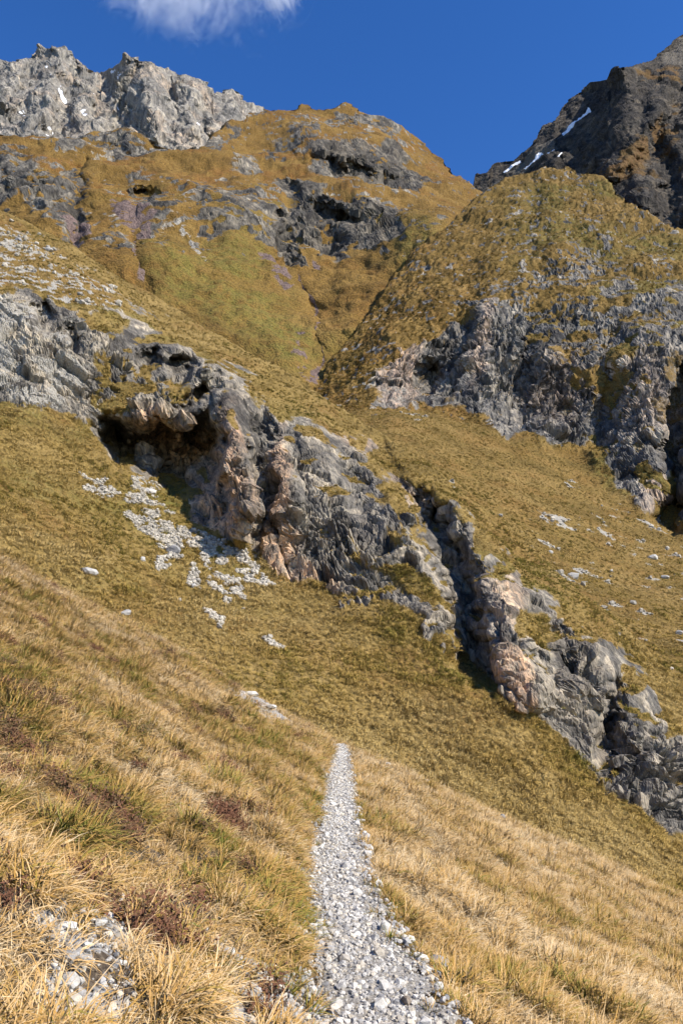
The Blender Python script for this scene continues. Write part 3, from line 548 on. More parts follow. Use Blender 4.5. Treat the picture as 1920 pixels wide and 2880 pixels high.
turf = np.maximum.reduce([poly(wx, wy, [(1620, 480), (1700, 440), (1800, 360), (1880, 290), (1920, 290), (1920, 420), (1850, 440), (1780, 520), (1700, 520)], 40), poly(wx, wy, [(1760, 195), (1840, 175), (1920, 180), (1920, 240), (1840, 270), (1800, 230)], 30), .8 * blob(wx, wy, 1880, 450, 60, 40, 0, .6), .8 * blob(wx, wy, 1800, 500, 70, 50, 0, .7), .6 * blob(wx, wy, 1900, 620, 60, 70, 0, .7)])
rock = 1 - np.clip(turf * smooth(-.25, .15, n25 + .3 * n60), 0, 1) * .75
pale = .75 * poly(wx, wy, [(1340, 545), (1440, 490), (1480, 440), (1560, 380), (1600, 350), (1560, 410), (1500, 470), (1440, 520), (1370, 560)], 10)
pale = np.maximum(pale, .6 * poly(wx, wy, [(1845, 160), (1930, 80), (2000, 60), (2000, 180), (1860, 182)], 14))
dark = np.clip(.68 + .35 * n60 - .4 * blob(wx, wy, 1600, 300, 120, 70, -40, .5), 0, 1) * rock
h, tone = rock_relief(pf, 50., Fl.face.ravel(), 45, .6, 1., (.6, .3, .7), .6, .10, -.5); h = settle(h, Fl.face); h = h * smooth(.1, .8, rock.ravel()) * .85 + 3 * fbm(pf / 12, 3, 46)
matF = terrain_material('dark_shaded_rock_and_turf', 30., [(.085, .055, .022), (.105, .068, .026), (.13, .082, .032), (.09, .078, .026), (.115, .063, .025)], [(0.040, 0.035, 0.030), (0.062, 0.055, 0.047), (0.085, 0.076, 0.065), (0.121, 0.107, 0.088)], strata=(1, 1, .3), srot=(0, -.4, 0), dark=(.024, .022, .020), pale=(.13, .113, .09), rbump=.7)  # dark rock, its albedo lowered further to carry the shade over most of it
grid_mesh('dark_mountain', (pf + nf_ * h[:, None]).reshape(Fl.P.shape), attrs(shp, rock=rock, snow=snow, pale=pale, dark=dark, rust=turf, tone=tone), matF, facets=True)

# ================================================================== the near slope, side-hill with a trodden path
XC = np.array([[0, .52], [3, .33], [4.2, .225], [5.4, .085], [6.6, .005], [7.9, -.025], [9.8, -.035], [13, -.03], [16, -.02], [19.8, -.01], [21.5, -.12], [24, -.8], [28, -2.6], [40, -9]])
HW = np.array([[0, .36], [4.2, .335], [5.4, .31], [7.9, .27], [9.8, .225], [13, .25], [16, .21], [19.8, .16], [24, .15], [40, .15]])
CREST = np.array([[-1.2, 38], [-.8, 36], [-.44, 30], [-.29, 28], [-.145, 21.5], [0, 20.6], [.15, 21], [.4, 25], [.8, 29], [1.2, 32]])
def xc(y): return np.interp(y, *XC.T)
def hw(y): return np.interp(y, *HW.T)
def zbase(x, y):
    u = x - xc(y); hwy = hw(y)
    lb = np.maximum(-u - hwy, 0); rb = np.maximum(u - hwy, 0)
    z = .525 * lb + .10 * (1 - np.exp(-lb / .12)) - .445 * rb - .05 * (1 - np.exp(-rb / .15)) - .04 * np.clip(u, -.3, .3)
    dc = np.interp(x / np.maximum(y, .5), *CREST.T)
    return z - .030 * np.maximum(y - dc + 1.0, 0) ** 2
def zfg(x, y):
    p = np.stack([x, y, 0 * x], -1); u = np.abs(x - xc(y)) - hw(y)
    off = smooth(-.02, .35, u)
    z = zbase(x, y) + off * (.10 * fbm(p / .9, 3, 201) + .10 * fbm(p / 3.0, 2, 205) + .035 * fbm(p / .28, 2, 207)) + (1 - off) * .02 * fbm(p / .5, 2, 209)
    return z
def hit_near(px, py):
    """where the line of sight through a survey pixel meets the near slope"""
    d = np.arange(2.2, 27, .02)
    for k in range(40):                       # a sight line that just clears the crest is lowered until it lands on the turf
        P = unproject(np.full_like(d, px), np.full_like(d, py + 4 * k), d); below = P[:, 2] < zfg(P[:, 0], P[:, 1])
        if below.any(): break
    return P[int(np.argmax(below))]
ny, nx = 400, 560
yy = 1.2 * (50 / 1.2) ** np.linspace(0, 1, ny)[:, None]; rr = np.linspace(-1, 1, nx)[None]; rr = np.sign(rr) * np.abs(rr) ** 1.15 * .95
X = rr * (yy + 2.2); Y = np.broadcast_to(yy, X.shape)
Z = zfg(X.ravel(), Y.ravel()).reshape(X.shape)
FP = np.stack([X, Y, Z], -1); fpx, fpy = project(FP)
pn = np.stack([X.ravel(), Y.ravel(), 0 * X.ravel()], -1)
fw = fpx + 40 * fbm(pn / .35, 3, 211).reshape(X.shape); fh = fpy + 40 * fbm(pn / .35, 3, 213).reshape(X.shape)
GRAV = [[(90, 2560), (330, 2520), (370, 2600), (350, 2680), (370, 2780), (300, 2900), (60, 2900), (120, 2700)], [(560, 2590), (640, 2650), (760, 2700), (930, 2740), (960, 2900), (600, 2900), (660, 2780), (600, 2700)],
        [(650, 1925), (700, 1935), (800, 1995), (845, 2030), (800, 2040), (715, 2000), (655, 1965)], [(1120, 2680), (1260, 2700), (1270, 2760), (1180, 2770)]]
SOIL = [[(440, 2420), (600, 2400), (640, 2480), (600, 2580), (500, 2570)], [(380, 2620), (520, 2610), (560, 2700), (560, 2830), (430, 2830)], [(960, 2560), (1060, 2600), (1300, 2740), (1240, 2780), (1100, 2700)]]
gnz = fbm(pn / .16, 3, 217).reshape(X.shape); gall = np.maximum.reduce([poly(fw, fh, g, 30) for g in GRAV]); grav = gall * smooth(-.02, .22, gnz + .6 * (fpy < 2100)); soil = np.maximum.reduce([poly(fw, fh, g, 40) for g in SOIL])
nn = fbm(pn / .7, 3, 215).reshape(X.shape)
soil = np.maximum(np.maximum(soil, gall * .8), smooth(.3, .5, nn + .4 * (fpx < 700) * (fpy > 2350)) * .7)
t = NT('turf_soil'); p = t.pos(); m = t.attr('m1'); sp = t.n('ShaderNodeSeparateColor'); t.l(m.outputs['Color'], sp.inputs[0])
lit = t.ramp(t.noise(p, 9, 6, .7), [(.3, (.085, .052, .024)), (.5, (.20, .135, .06)), (.7, (.34, .25, .13))])
so = t.ramp(t.noise(p, 38, 5, .75), [(.32, (.03, .022, .016)), (.5, (.09, .068, .048)), (.62, (.17, .135, .095)), (.74, (.36, .32, .26))])
gr = t.ramp(t.noise(p, 30, 5, .75), [(.3, (.16, .15, .135)), (.5, (.33, .31, .285)), (.7, (.47, .45, .42))])
col = t.mix(t.maprange(sp.outputs[1], .35, .65), lit, so); col = t.mix(t.maprange(sp.outputs[0], .4, .6), col, gr)
t.bsdf(col, .95, t.bump(t.noise(p, 38, 4, .75), .02), .1); mat_turf = t.m
grid_mesh('near_slope', FP, attrs(X.shape, rock=grav, pale=soil), mat_turf, flip=True)

# the path: a sheet of crushed limestone over the turf
ny, nx = 420, 60
yy = 1.5 * (25.5 / 1.5) ** np.linspace(0, 1, ny)[:, None]; uu = np.linspace(-1, 1, nx)[None]
pe_ = np.stack([0 * yy[:, 0], yy[:, 0], 0 * yy[:, 0]], -1)
edge_l = hw(yy) * (.97 + .5 * fbm(pe_ / .45, 3, 221)[:, None]); edge_r = hw(yy) * (.95 + .65 * fbm(pe_ / .4, 3, 223)[:, None])
X = xc(yy) + np.where(uu < 0, uu * edge_l, uu * edge_r); Y = np.broadcast_to(yy, X.shape)
pq = np.stack([X.ravel(), Y.ravel(), 0 * X.ravel()], -1)
Z = zfg(X.ravel(), Y.ravel()).reshape(X.shape) + .012 * (1 - np.abs(uu) ** 6) + .008 * fbm(pq / .06, 2, 225).reshape(X.shape) - .01 * (np.abs(uu) > .97)
t = NT('crushed_limestone'); p = t.pos()
v = t.vor(p, 55, out='Color'); vs = t.n('ShaderNodeSeparateColor'); t.l(v, vs.inputs[0]); v2 = t.vor(p, 55)
col = t.mix(t.noise(p, 3, 4, .6), t.ramp(vs.outputs[0], [(0, (.17, .16, .14)), (.6, (.29, .275, .245)), (1, (.42, .40, .365))]), (.24, .21, .17))
t.bsdf(col, .95, t.bump(v2, .006), .1)
path = grid_mesh('path', np.stack([X, Y, Z], -1), attrs(X.shape), t.m, flip=True)

# ------------------------------------------------------------------ stones
def stone_material(name, c0, c1, c2, scale=18.):
    t = NT(name); co = t.n('ShaderNodeTexCoord').outputs['Object']; oi = t.n('ShaderNodeObjectInfo').outputs['Random']
    c = t.ramp(t.noise(co, 2.2, 5, .65, .5), [(.3, c0), (.5, c1), (.72, c2)])
    c = t.mix(1., c, t.ramp(oi, [(0, (.62, .62, .64)), (.5, (.95, .94, .92)), (1, (1.22, 1.21, 1.19))]), 'MULTIPLY')
    t.bsdf(c, .9, t.bump(t.noise(co, 4, 3, .7), .004), .15); return t.m
m_white = stone_material('white_limestone', (.43, .40, .35), (.53, .50, .445), (.63, .60, .545))
m_grey = stone_material('grey_limestone', (.23, .222, .21), (.33, .318, .30), (.44, .425, .40))
m_cream = stone_material('cream_limestone', (.40, .345, .26), (.48, .425, .34), (.55, .505, .43))
m_brown = stone_material('brown_banded_stone', (.15, .115, .085), (.24, .195, .15), (.36, .31, .25))
def stone_mesh(name, seed, sub=1, cuts=7, mat=None, rough=.06):
    r = np.random.default_rng(seed); bm = bmesh.new(); bmesh.ops.create_icosphere(bm, subdivisions=sub, radius=1)
    V = np.array([v.co[:] for v in bm.verts]); V *= np.array([1, r.uniform(.7, 1), r.uniform(.5, .8)])
    for k in range(cuts):
        n = r.normal(size=3); n /= np.linalg.norm(n); d = r.uniform(.42, .68); e = V @ n - d; V -= np.where(e > 0, e, 0)[:, None] * n * .92
    V += r.normal(size=V.shape) * rough; V /= np.abs(V[:, :2]).max()
    for v, c in zip(bm.verts, V): v.co = c
    me = bpy.data.meshes.new(name); bm.to_mesh(me); bm.free()
    if mat: me.materials.append(mat)
    return me
def obj(name, me, loc=(0, 0, 0), rot=(0, 0, 0), scl=(1, 1, 1), parent=None):
    o = bpy.data.objects.new(name, me); C.objects.link(o); o.location = loc; o.rotation_euler = rot; o.scale = scl
    if parent is not None: o.parent = parent
    return o

# the larger stones of the path, each one a part of it
chips = [stone_mesh('stone', 300 + k, 1, 6, [m_white, m_white, m_white, m_cream, m_white, m_grey][k % 6], .05) for k in range(12)]
sy = np.concatenate([rng.uniform(3.6, 6.5, 170), rng.uniform(6.5, 11, 100), rng.uniform(11, 19, 30)]); su = rng.uniform(-1, 1, 300)
for k in range(300):
    y = sy[k]; x = xc(y) + su[k] * hw(y) * 1.08 + (.05 if su[k] > .5 else 0); r = .5 * rng.choice([.03, .04, .05, .065, .085], p=[.3, .28, .2, .14, .08]) * (1 + .03 * max(0, y - 6))
    z = float(zfg(np.array([x]), np.array([y]))[0]) + .012 + r * .25
    obj('stone', chips[rng.integers(12)], (x, y, z), (rng.uniform(-.4, .4), rng.uniform(-.4, .4), rng.uniform(0, 6.28)), (r, r, r), path)

# ------------------------------------------------------------------ scattering
def protos(name, meshes):
    c = bpy.data.collections.new(name)
    for k, me in enumerate(meshes):
        o = bpy.data.objects.new(name + '_kind', me); c.objects.link(o)
    return c
def scatter(name, pts, rot, scl, idx, tint, coll, parent=None):
    me = bpy.data.meshes.new(name); me.vertices.add(len(pts)); me.vertices.foreach_set('co', np.asarray(pts, np.float32).ravel())
    for nm, ty, arr, key in (('rot', 'FLOAT_VECTOR', rot, 'vector'), ('scl', 'FLOAT', scl, 'value'), ('idx', 'INT', idx, 'value'), ('tint', 'FLOAT', tint, 'value')):
        a = me.attributes.new(nm, ty, 'POINT'); a.data.foreach_set(key, np.asarray(arr, np.int32 if ty == 'INT' else np.float32).ravel())
    o = bpy.data.objects.new(name, me); C.objects.link(o); o['kind'] = 'stuff'
    if parent is not None: o.parent = parent
    g = bpy.data.node_groups.new(name, 'GeometryNodeTree')
    g.interface.new_socket('Geometry', in_out='INPUT', socket_type='NodeSocketGeometry'); g.interface.new_socket('Geometry', in_out='OUTPUT', socket_type='NodeSocketGeometry')
    gi = g.nodes.new('NodeGroupInput'); go = g.nodes.new('NodeGroupOutput'); ip = g.nodes.new('GeometryNodeInstanceOnPoints'); ci = g.nodes.new('GeometryNodeCollectionInfo')
    ci.inputs['Collection'].default_value = coll; ci.inputs['Separate Children'].default_value = True; ci.inputs['Reset Children'].default_value = True
    def na(n, ty):
        q = g.nodes.new('GeometryNodeInputNamedAttribute'); q.data_type = ty; q.inputs[0].default_value = n; return q.outputs[0]
    ip.inputs['Pick Instance'].default_value = True
    l = g.links.new; l(gi.outputs[0], ip.inputs['Points']); l(ci.outputs[0], ip.inputs['Instance']); l(na('idx', 'INT'), ip.inputs['Instance Index'])
    e2r = g.nodes.new('FunctionNodeEulerToRotation'); l(na('rot', 'FLOAT_VECTOR'), e2r.inputs[0]); l(e2r.outputs[0], ip.inputs['Rotation']); l(na('scl', 'FLOAT'), ip.inputs['Scale']); l(ip.outputs[0], go.inputs[0])
    md = o.modifiers.new('scatter', 'NODES'); md.node_group = g
    return o
def rand_rot(n, tilt=.6): return np.stack([rng.uniform(-tilt, tilt, n), rng.uniform(-tilt, tilt, n), rng.uniform(0, 6.28, n)], -1)
chipc = protos('gravel_chip', [stone_mesh('gravel_chip', 340 + k, 1, 4, [m_white, m_white, m_grey, m_cream][k % 4], .07) for k in range(8)])
n = 17000; y = 2.5 * (24 / 2.5) ** (rng.random(n) ** .9); u = rng.normal(0, .52, n); u = np.where(np.abs(u) > 1.25, rng.uniform(-1, 1, n), u)
x = xc(y) + u * hw(y) * 1.02; r = .5 * rng.gamma(4., .0052, n).clip(.009, .05) * (1 + .02 * np.maximum(0, y - 6))
scatter('gravel', np.stack([x, y, zfg(x, y) + .010 + r * .2], -1), rand_rot(n), r, rng.integers(0, 8, n), rng.random(n), chipc, path)
# loose gravel in the bare patches beside it
gp = FP.reshape(-1, 3); sel = np.flatnonzero((gall.ravel() > .45) & (fpx.ravel() > -80) & (fpx.ravel() < 2000) & (gp[:, 1] > 2.6)); k = rng.choice(sel, min(4200, len(sel) * 2)); r = .5 * rng.gamma(1.6, .008, len(k)).clip(.005, .055)
r = r * (1 + .06 * np.maximum(gp[k, 1] - 8, 0)); pts = gp[k] + rng.normal(0, .01, (len(k), 3)) * np.array([1, 1, 0]); pts[:, 2] += r * .2
scatter('loose_gravel', pts, rand_rot(len(k)), r, rng.integers(0, 8, len(k)), rng.random(len(k)), chipc)

# ------------------------------------------------------------------ grass
def grass_material(name, stops, lie):
    """blades light up like a matted sward: their normals lean towards the slope's own (lie)"""
    t = NT(name); a = t.attr('tint', 'INSTANCER').outputs['Fac']; b = t.attr('bv').outputs['Fac']; h = t.attr('bt').outputs['Fac']
    f = t.math('ADD', t.math('MULTIPLY', a, .58), t.math('MULTIPLY', b, .42)); f = t.math('ADD', f, t.math('MULTIPLY', t.math('SUBTRACT', h, .5), -.16), True)
    c = t.ramp(f, stops); g = t.n('ShaderNodeBsdfDiffuse'); t.l(c, g.inputs[0])
    sc_ = t.n('ShaderNodeVectorMath', operation='SCALE'); t.l(t.n('ShaderNodeNewGeometry').outputs['Normal'], sc_.inputs[0]); sc_.inputs['Scale'].default_value = .75
    ad = t.n('ShaderNodeVectorMath', operation='ADD'); t.l(sc_.outputs[0], ad.inputs[0]); ad.inputs[1].default_value = lie
    no = t.n('ShaderNodeVectorMath', operation='NORMALIZE'); t.l(ad.outputs[0], no.inputs[0]); t.l(no.outputs[0], g.inputs['Normal'])
    t.l(g.outputs[0], t.out.inputs[0]); return t.m
STRAW = [(.0, (.66, .53, .34)), (.2, (.55, .385, .20)), (.38, (.465, .285, .11)), (.54, (.36, .205, .055)), (.66, (.255, .19, .044)), (.80, (.165, .175, .036)), (1., (.075, .11, .024))]
m_grass = grass_material('dry_alpine_grass', STRAW, (.38, 0, .92))
m_hill = grass_material('hillside_grass', [(0, (.52, .39, .18)), (.3, (.43, .29, .098)), (.55, (.35, .225, .062)), (.75, (.24, .185, .043)), (1, (.12, .122, .027))], (.45, -.4, .8))
m_far = grass_material('slope_grass', [(0, (.44, .29, .10)), (.3, (.335, .205, .056)), (.55, (.255, .155, .038)), (.75, (.20, .145, .033)), (1, (.14, .12, .03))], (.4, -.45, .8))
m_red = grass_material('bilberry_twigs', [(0, (.22, .11, .06)), (.4, (.145, .068, .042)), (.7, (.12, .085, .045)), (1, (.07, .065, .03))], (.38, 0, .92))
def tuft(name, seed, nb, ln, wd, spread, lean, segs, mat, up=.55):
    """a clump of curved, tapering blades that fan out and droop downhill (+x)"""
    r = np.random.default_rng(seed); V = []; F = []; bv = []; bt = []
    for b in range(nb):
        az = r.uniform(0, 2 * math.pi); rad = spread * math.sqrt(r.random()); base = np.array([rad * math.cos(az), rad * math.sin(az), -.02])
        d = np.array([math.cos(az) * .55 + lean + r.normal(0, .35), math.sin(az) * .55 + r.normal(0, .35), up + r.uniform(0, .7)]); d /= np.linalg.norm(d)
        L = r.uniform(*ln); w = wd * r.uniform(.7, 1.25); droop = r.uniform(.5, 1.6); side = np.cross(d, [0, 0, 1]); side /= np.linalg.norm(side) + 1e-6
        tw = r.uniform(-.6, .6); side = side * math.cos(tw) + np.array([0, 0, 1]) * math.sin(tw); p_ = base.copy(); s0 = len(V); val = r.random()
        for k in range(segs + 1):
            f = k / segs; ww = w * (1 - f ** 1.5) * .5
            if k == segs: V.append(p_); bv.append(val); bt.append(f)
            else:
                V += [p_ - side * ww, p_ + side * ww]; bv += [val, val]; bt += [f, f]
            dd = d + np.array([0, 0, -droop * f * 1.0]); dd /= np.linalg.norm(dd); p_ = p_ + dd * L / segs
        for k in range(segs - 1): a = s0 + 2 * k; F.append((a, a + 1, a + 3, a + 2))
        a = s0 + 2 * (segs - 1); F.append((a, a + 1, a + 2))
    me = bpy.data.meshes.new(name); me.from_pydata([tuple(v) for v in V], [], F); me.materials.append(mat)
    for nm, arr in (('bv', bv), ('bt', bt)): q = me.attributes.new(nm, 'FLOAT', 'POINT'); q.data.foreach_set('value', np.array(arr, np.float32))
    return me
def shrub(name, seed, mat):
    r = np.random.default_rng(seed); V = []; F = []; bv = []
    for b in range(26):
        az = r.uniform(0, 6.28); d = np.array([math.cos(az) * .5, math.sin(az) * .5, r.uniform(.5, 1)]); d /= np.linalg.norm(d); L = r.uniform(.05, .13)
        base = np.array([r.normal(0, .03), r.normal(0, .03), -.01]); e = base + d * L; q = np.cross(d, [0, 0, 1]) * .003; s0 = len(V); V += [base - q, base + q, e]; F.append((s0, s0 + 1, s0 + 2)); v0 = r.random(); bv += [v0] * 3
        for k in range(9):
            c = base + d * L * r.uniform(.3, 1.05) + r.normal(0, .008, 3); a = r.normal(size=3); a /= np.linalg.norm(a); b2 = np.cross(a, r.normal(size=3)); b2 /= np.linalg.norm(b2)
            s0 = len(V); sz = r.uniform(.006, .011); V += [c - a * sz, c + b2 * sz * .5, c + a * sz, c - b2 * sz * .5]; F.append((s0, s0 + 1, s0 + 2, s0 + 3)); v1 = r.random(); bv += [v1] * 4
    me = bpy.data.meshes.new(name); me.from_pydata([tuple(v) for v in V], [], F); me.materials.append(mat)
    for nm in ('bv', 'bt'): q = me.attributes.new(nm, 'FLOAT', 'POINT'); q.data.foreach_set('value', np.array(bv, np.float32))
    return me
near = protos('grass_tuft', [tuft('grass_tuft', 400 + k, 80, (.06, .17), .0055, .06, .40, 3, m_grass, .35) for k in range(4)] + [tuft('grass_tuft', 410 + k, 80, (.09, .23), .006, .05, .25, 4, m_grass, .55) for k in range(3)]
              + [shrub('bilberry', 420 + k, m_red) for k in range(2)])
def place(cells, d0, d1):
    """jittered points over the near slope between two distances"""
    ys = np.arange(d0, d1, cells); out = []
    for y in ys:
        x = np.arange(-.58 * (y + 3.2), .58 * (y + 3.2), cells); out.append(np.stack([x + rng.uniform(-.5, .5, len(x)) * cells, y + rng.uniform(-.5, .5, len(x)) * cells], -1))
    return np.concatenate(out)
def at_field(x, y, arr, ylo=1.2, yhi=50., n=400):
    j = np.clip(np.round(np.log(y / ylo) / np.log(yhi / ylo) * (n - 1)).astype(int), 0, n - 1); q = np.clip(x / (y + 2.2) / .95, -1, 1); q = np.sign(q) * np.abs(q) ** (1 / 1.15)
    return arr[j, np.clip(np.round((q + 1) / 2 * 559).astype(int), 0, 559)]
def turf_points(cells, d0, d1):
    q = place(cells, d0, d1); x, y = q.T; p3 = np.stack([x, y, 0 * x], -1)
    gv, sl = np.maximum(at_field(x, y, grav), .36 * at_field(x, y, gall)), at_field(x, y, soil); eL = np.abs(x - xc(y)) / hw(y); nz = fbm(p3 / .8, 2, 241)
    keep = (rng.random(len(x)) > gv * 1.05) & (rng.random(len(x)) > sl * .62) & (eL > .98 + .75 * fbm(p3 / .25, 2, 249) + .12 * rng.normal(0, 1, len(x))) & (eL > .5)
    x, y, p3, sl, eL = x[keep], y[keep], p3[keep], sl[keep], eL[keep]; n = len(x)
    clump = fbm(p3 / .45, 2, 243); big = fbm(p3 / 2.2, 3, 245); right = smooth(-.2, .8, x - xc(y))
    tint = np.clip(.36 + .45 * big + .55 * clump + .14 * rng.normal(size=n) - .10 * right - .14 * smooth(9, 22, y) + .06 * (1 - smooth(1., 1.7, eL)), 0, 1)
    red = (fbm(p3 / .6, 2, 247) + .35 * smooth(-.3, -2.2, x) * smooth(11, 5, y) + .5 * (sl - .4) * (sl > .5) > .52) & (x < -.3)
    idx = rng.integers(0, 4, n); idx = np.where(clump > .18, rng.integers(4, 7, n), idx); idx = np.where(red & (rng.random(n) < .7), rng.integers(7, 9, n), idx)
    scl = (.78 + .5 * np.clip(clump + .25, -.3, .8) + .15 * rng.normal(size=n)).clip(.35, 1.5); scl = np.where(idx > 6, scl * 1.15, scl)
    scl *= .5 + .5 * smooth(.8, 1.5, eL)
    rz = -.25 + rng.normal(0, .55, n) + .6 * big
    return np.stack([x, y, zfg(x, y)], -1), np.stack([rng.normal(0, .12, n), rng.normal(.25, .12, n), rz], -1), scl, idx, tint
a = [turf_points(.070, 1.5, 7.5), turf_points(.088, 7.5, 13), turf_points(.12, 13, 23), turf_points(.17, 23, 36)]
for k, f in ((2, 1.2), (3, 1.45)): a[k] = (a[k][0], a[k][1], a[k][2] * f, a[k][3], a[k][4])
scatter('near_grass', *[np.concatenate([q[k] for q in a]) for k in range(5)], near)

# turf tufts on the middle hillside and in the bowl
hillc = protos('hill_tuft', [tuft('hill_tuft', 450 + k, 20, (.22, .45), .04, .16, .35, 2, m_hill, .4) for k in range(5)])
def hill_points(L, n, mask, size, seed):
    P = L.P2; ok = mask & (L.px > -150) & (L.px < 2080); w_ = np.where(ok, 1., 0.) * (L.P[..., 1] / 60) ** .7; w_ = w_.ravel() / w_.sum()
    k = rng.choice(P.shape[0] * P.shape[1], n, p=w_); p3 = P.reshape(-1, 3)[k] + rng.normal(0, .08, (n, 3)) * np.array([1, 1, 0]); nr = L.N.reshape(-1, 3)[k]
    az = np.arctan2(nr[:, 1], nr[:, 0]) + rng.normal(0, .5, n); big = fbm(p3 / 11, 3, seed); cl_ = fbm(p3 / 2.2, 2, seed + 5)
    return p3, np.stack([rng.normal(0, .1, n), rng.normal(.2, .1, n), az], -1), size * rng.uniform(.6, 1.2, n) * (1 + .5 * cl_), rng.integers(0, 5, n), np.clip(.42 + .85 * big + .26 * cl_ + .13 * rng.normal(size=n), 0, 1)
scatter('hillside_grass', *hill_points(B, 60000, (B.rock < .35) & (B.scree < .4) & (B.pale < .5), .72, 251), hillc)
Bp = hill_points(Cc, 32000, (Cc.bowl > .5) & (Cc.rock < .35) & (Cc.pale < .5) & (Cc.py < 2000), 1.0, 261); scatter('bowl_grass', Bp[0], Bp[1], Bp[2], Bp[3], np.clip(Bp[4] - .14, 0, 1), hillc)

spurc = protos('slope_tuft', [tuft('slope_tuft', 470 + k, 16, (.28, .5), .10, .2, .3, 2, m_far, .45) for k in range(4)])
Cp = hill_points(Cc, 42000, (Cc.bowl < .5) & (Cc.rock < .4) & (Cc.pale < .5), 1.0, 271); scatter('spur_grass', Cp[0], Cp[1], Cp[2], Cp[3] % 4, np.clip(Cp[4] - .08, 0, 1), spurc)
# ------------------------------------------------------------------ scree and scattered blocks
m_scree = stone_material('scree_limestone', (.27, .24, .195), (.37, .335, .275), (.47, .43, .36))
blk = protos('scree_block', [stone_mesh('scree_block', 360 + k, 1, 5, m_scree, .07) for k in range(8)])
def block_points(L, n, mask, lo, hi):
    k = rng.choice(np.flatnonzero(mask.ravel()), n); p3 = L.P2.reshape(-1, 3)[k].copy(); r = lo + (hi - lo) * rng.random(n) ** 3; p3 += L.N.reshape(-1, 3)[k] * (r * .25)[:, None]
    return p3, rand_rot(n, .7), r, rng.integers(0, 8, n), rng.random(n)
scatter('scree', *block_points(B, 8000, (B.scree > .3), .025, .22), blk)
scatter('turf_stones', *block_points(B, 1500, (B.pale > .45) & (B.scree < .4) & (B.rock < .5), .05, .5), blk)
scatter('bowl_stones', *block_points(Cc, 600, (Cc.pale > .45) & (Cc.bowl > .5), .08, .55), blk)
# ================================================================== single rocks and boulders, each one a thing of its own
def rock_thing(name, px, py, w_px, h_px, mat, label, surf='near', seed=0, sub=2, flat=1., group=None):
    if surf == 'near': P = hit_near(px, py)
    else:
        L = {'hill': B, 'bowl': Cc}[surf]; k = np.argmin((L.px[L.K:] - px) ** 2 + (L.py[L.K:] - py) ** 2); P = L.P2[L.K:].reshape(-1, 3)[k]
    t_ = (P[1] * CP + (P[2] - EYE) * SP); r = .5 * w_px / FPX * t_
    me = stone_mesh(name, seed, sub, 9, mat, .035); zs = np.array([v.co.z for v in me.vertices]); tall = (h_px / w_px) * flat
    o = obj(name, me, (P[0], P[1] + r * .3, P[2] + r * tall * .42), (random.uniform(-.15, .15), random.uniform(-.15, .15), random.uniform(-.5, .5)), (r, r * .85, r * tall / max(zs.max(), .3)))
    o['label'] = label; o['category'] = 'rock' if w_px < 60 or surf == 'near' else 'boulder'
    if group: o['group'] = group
    return o
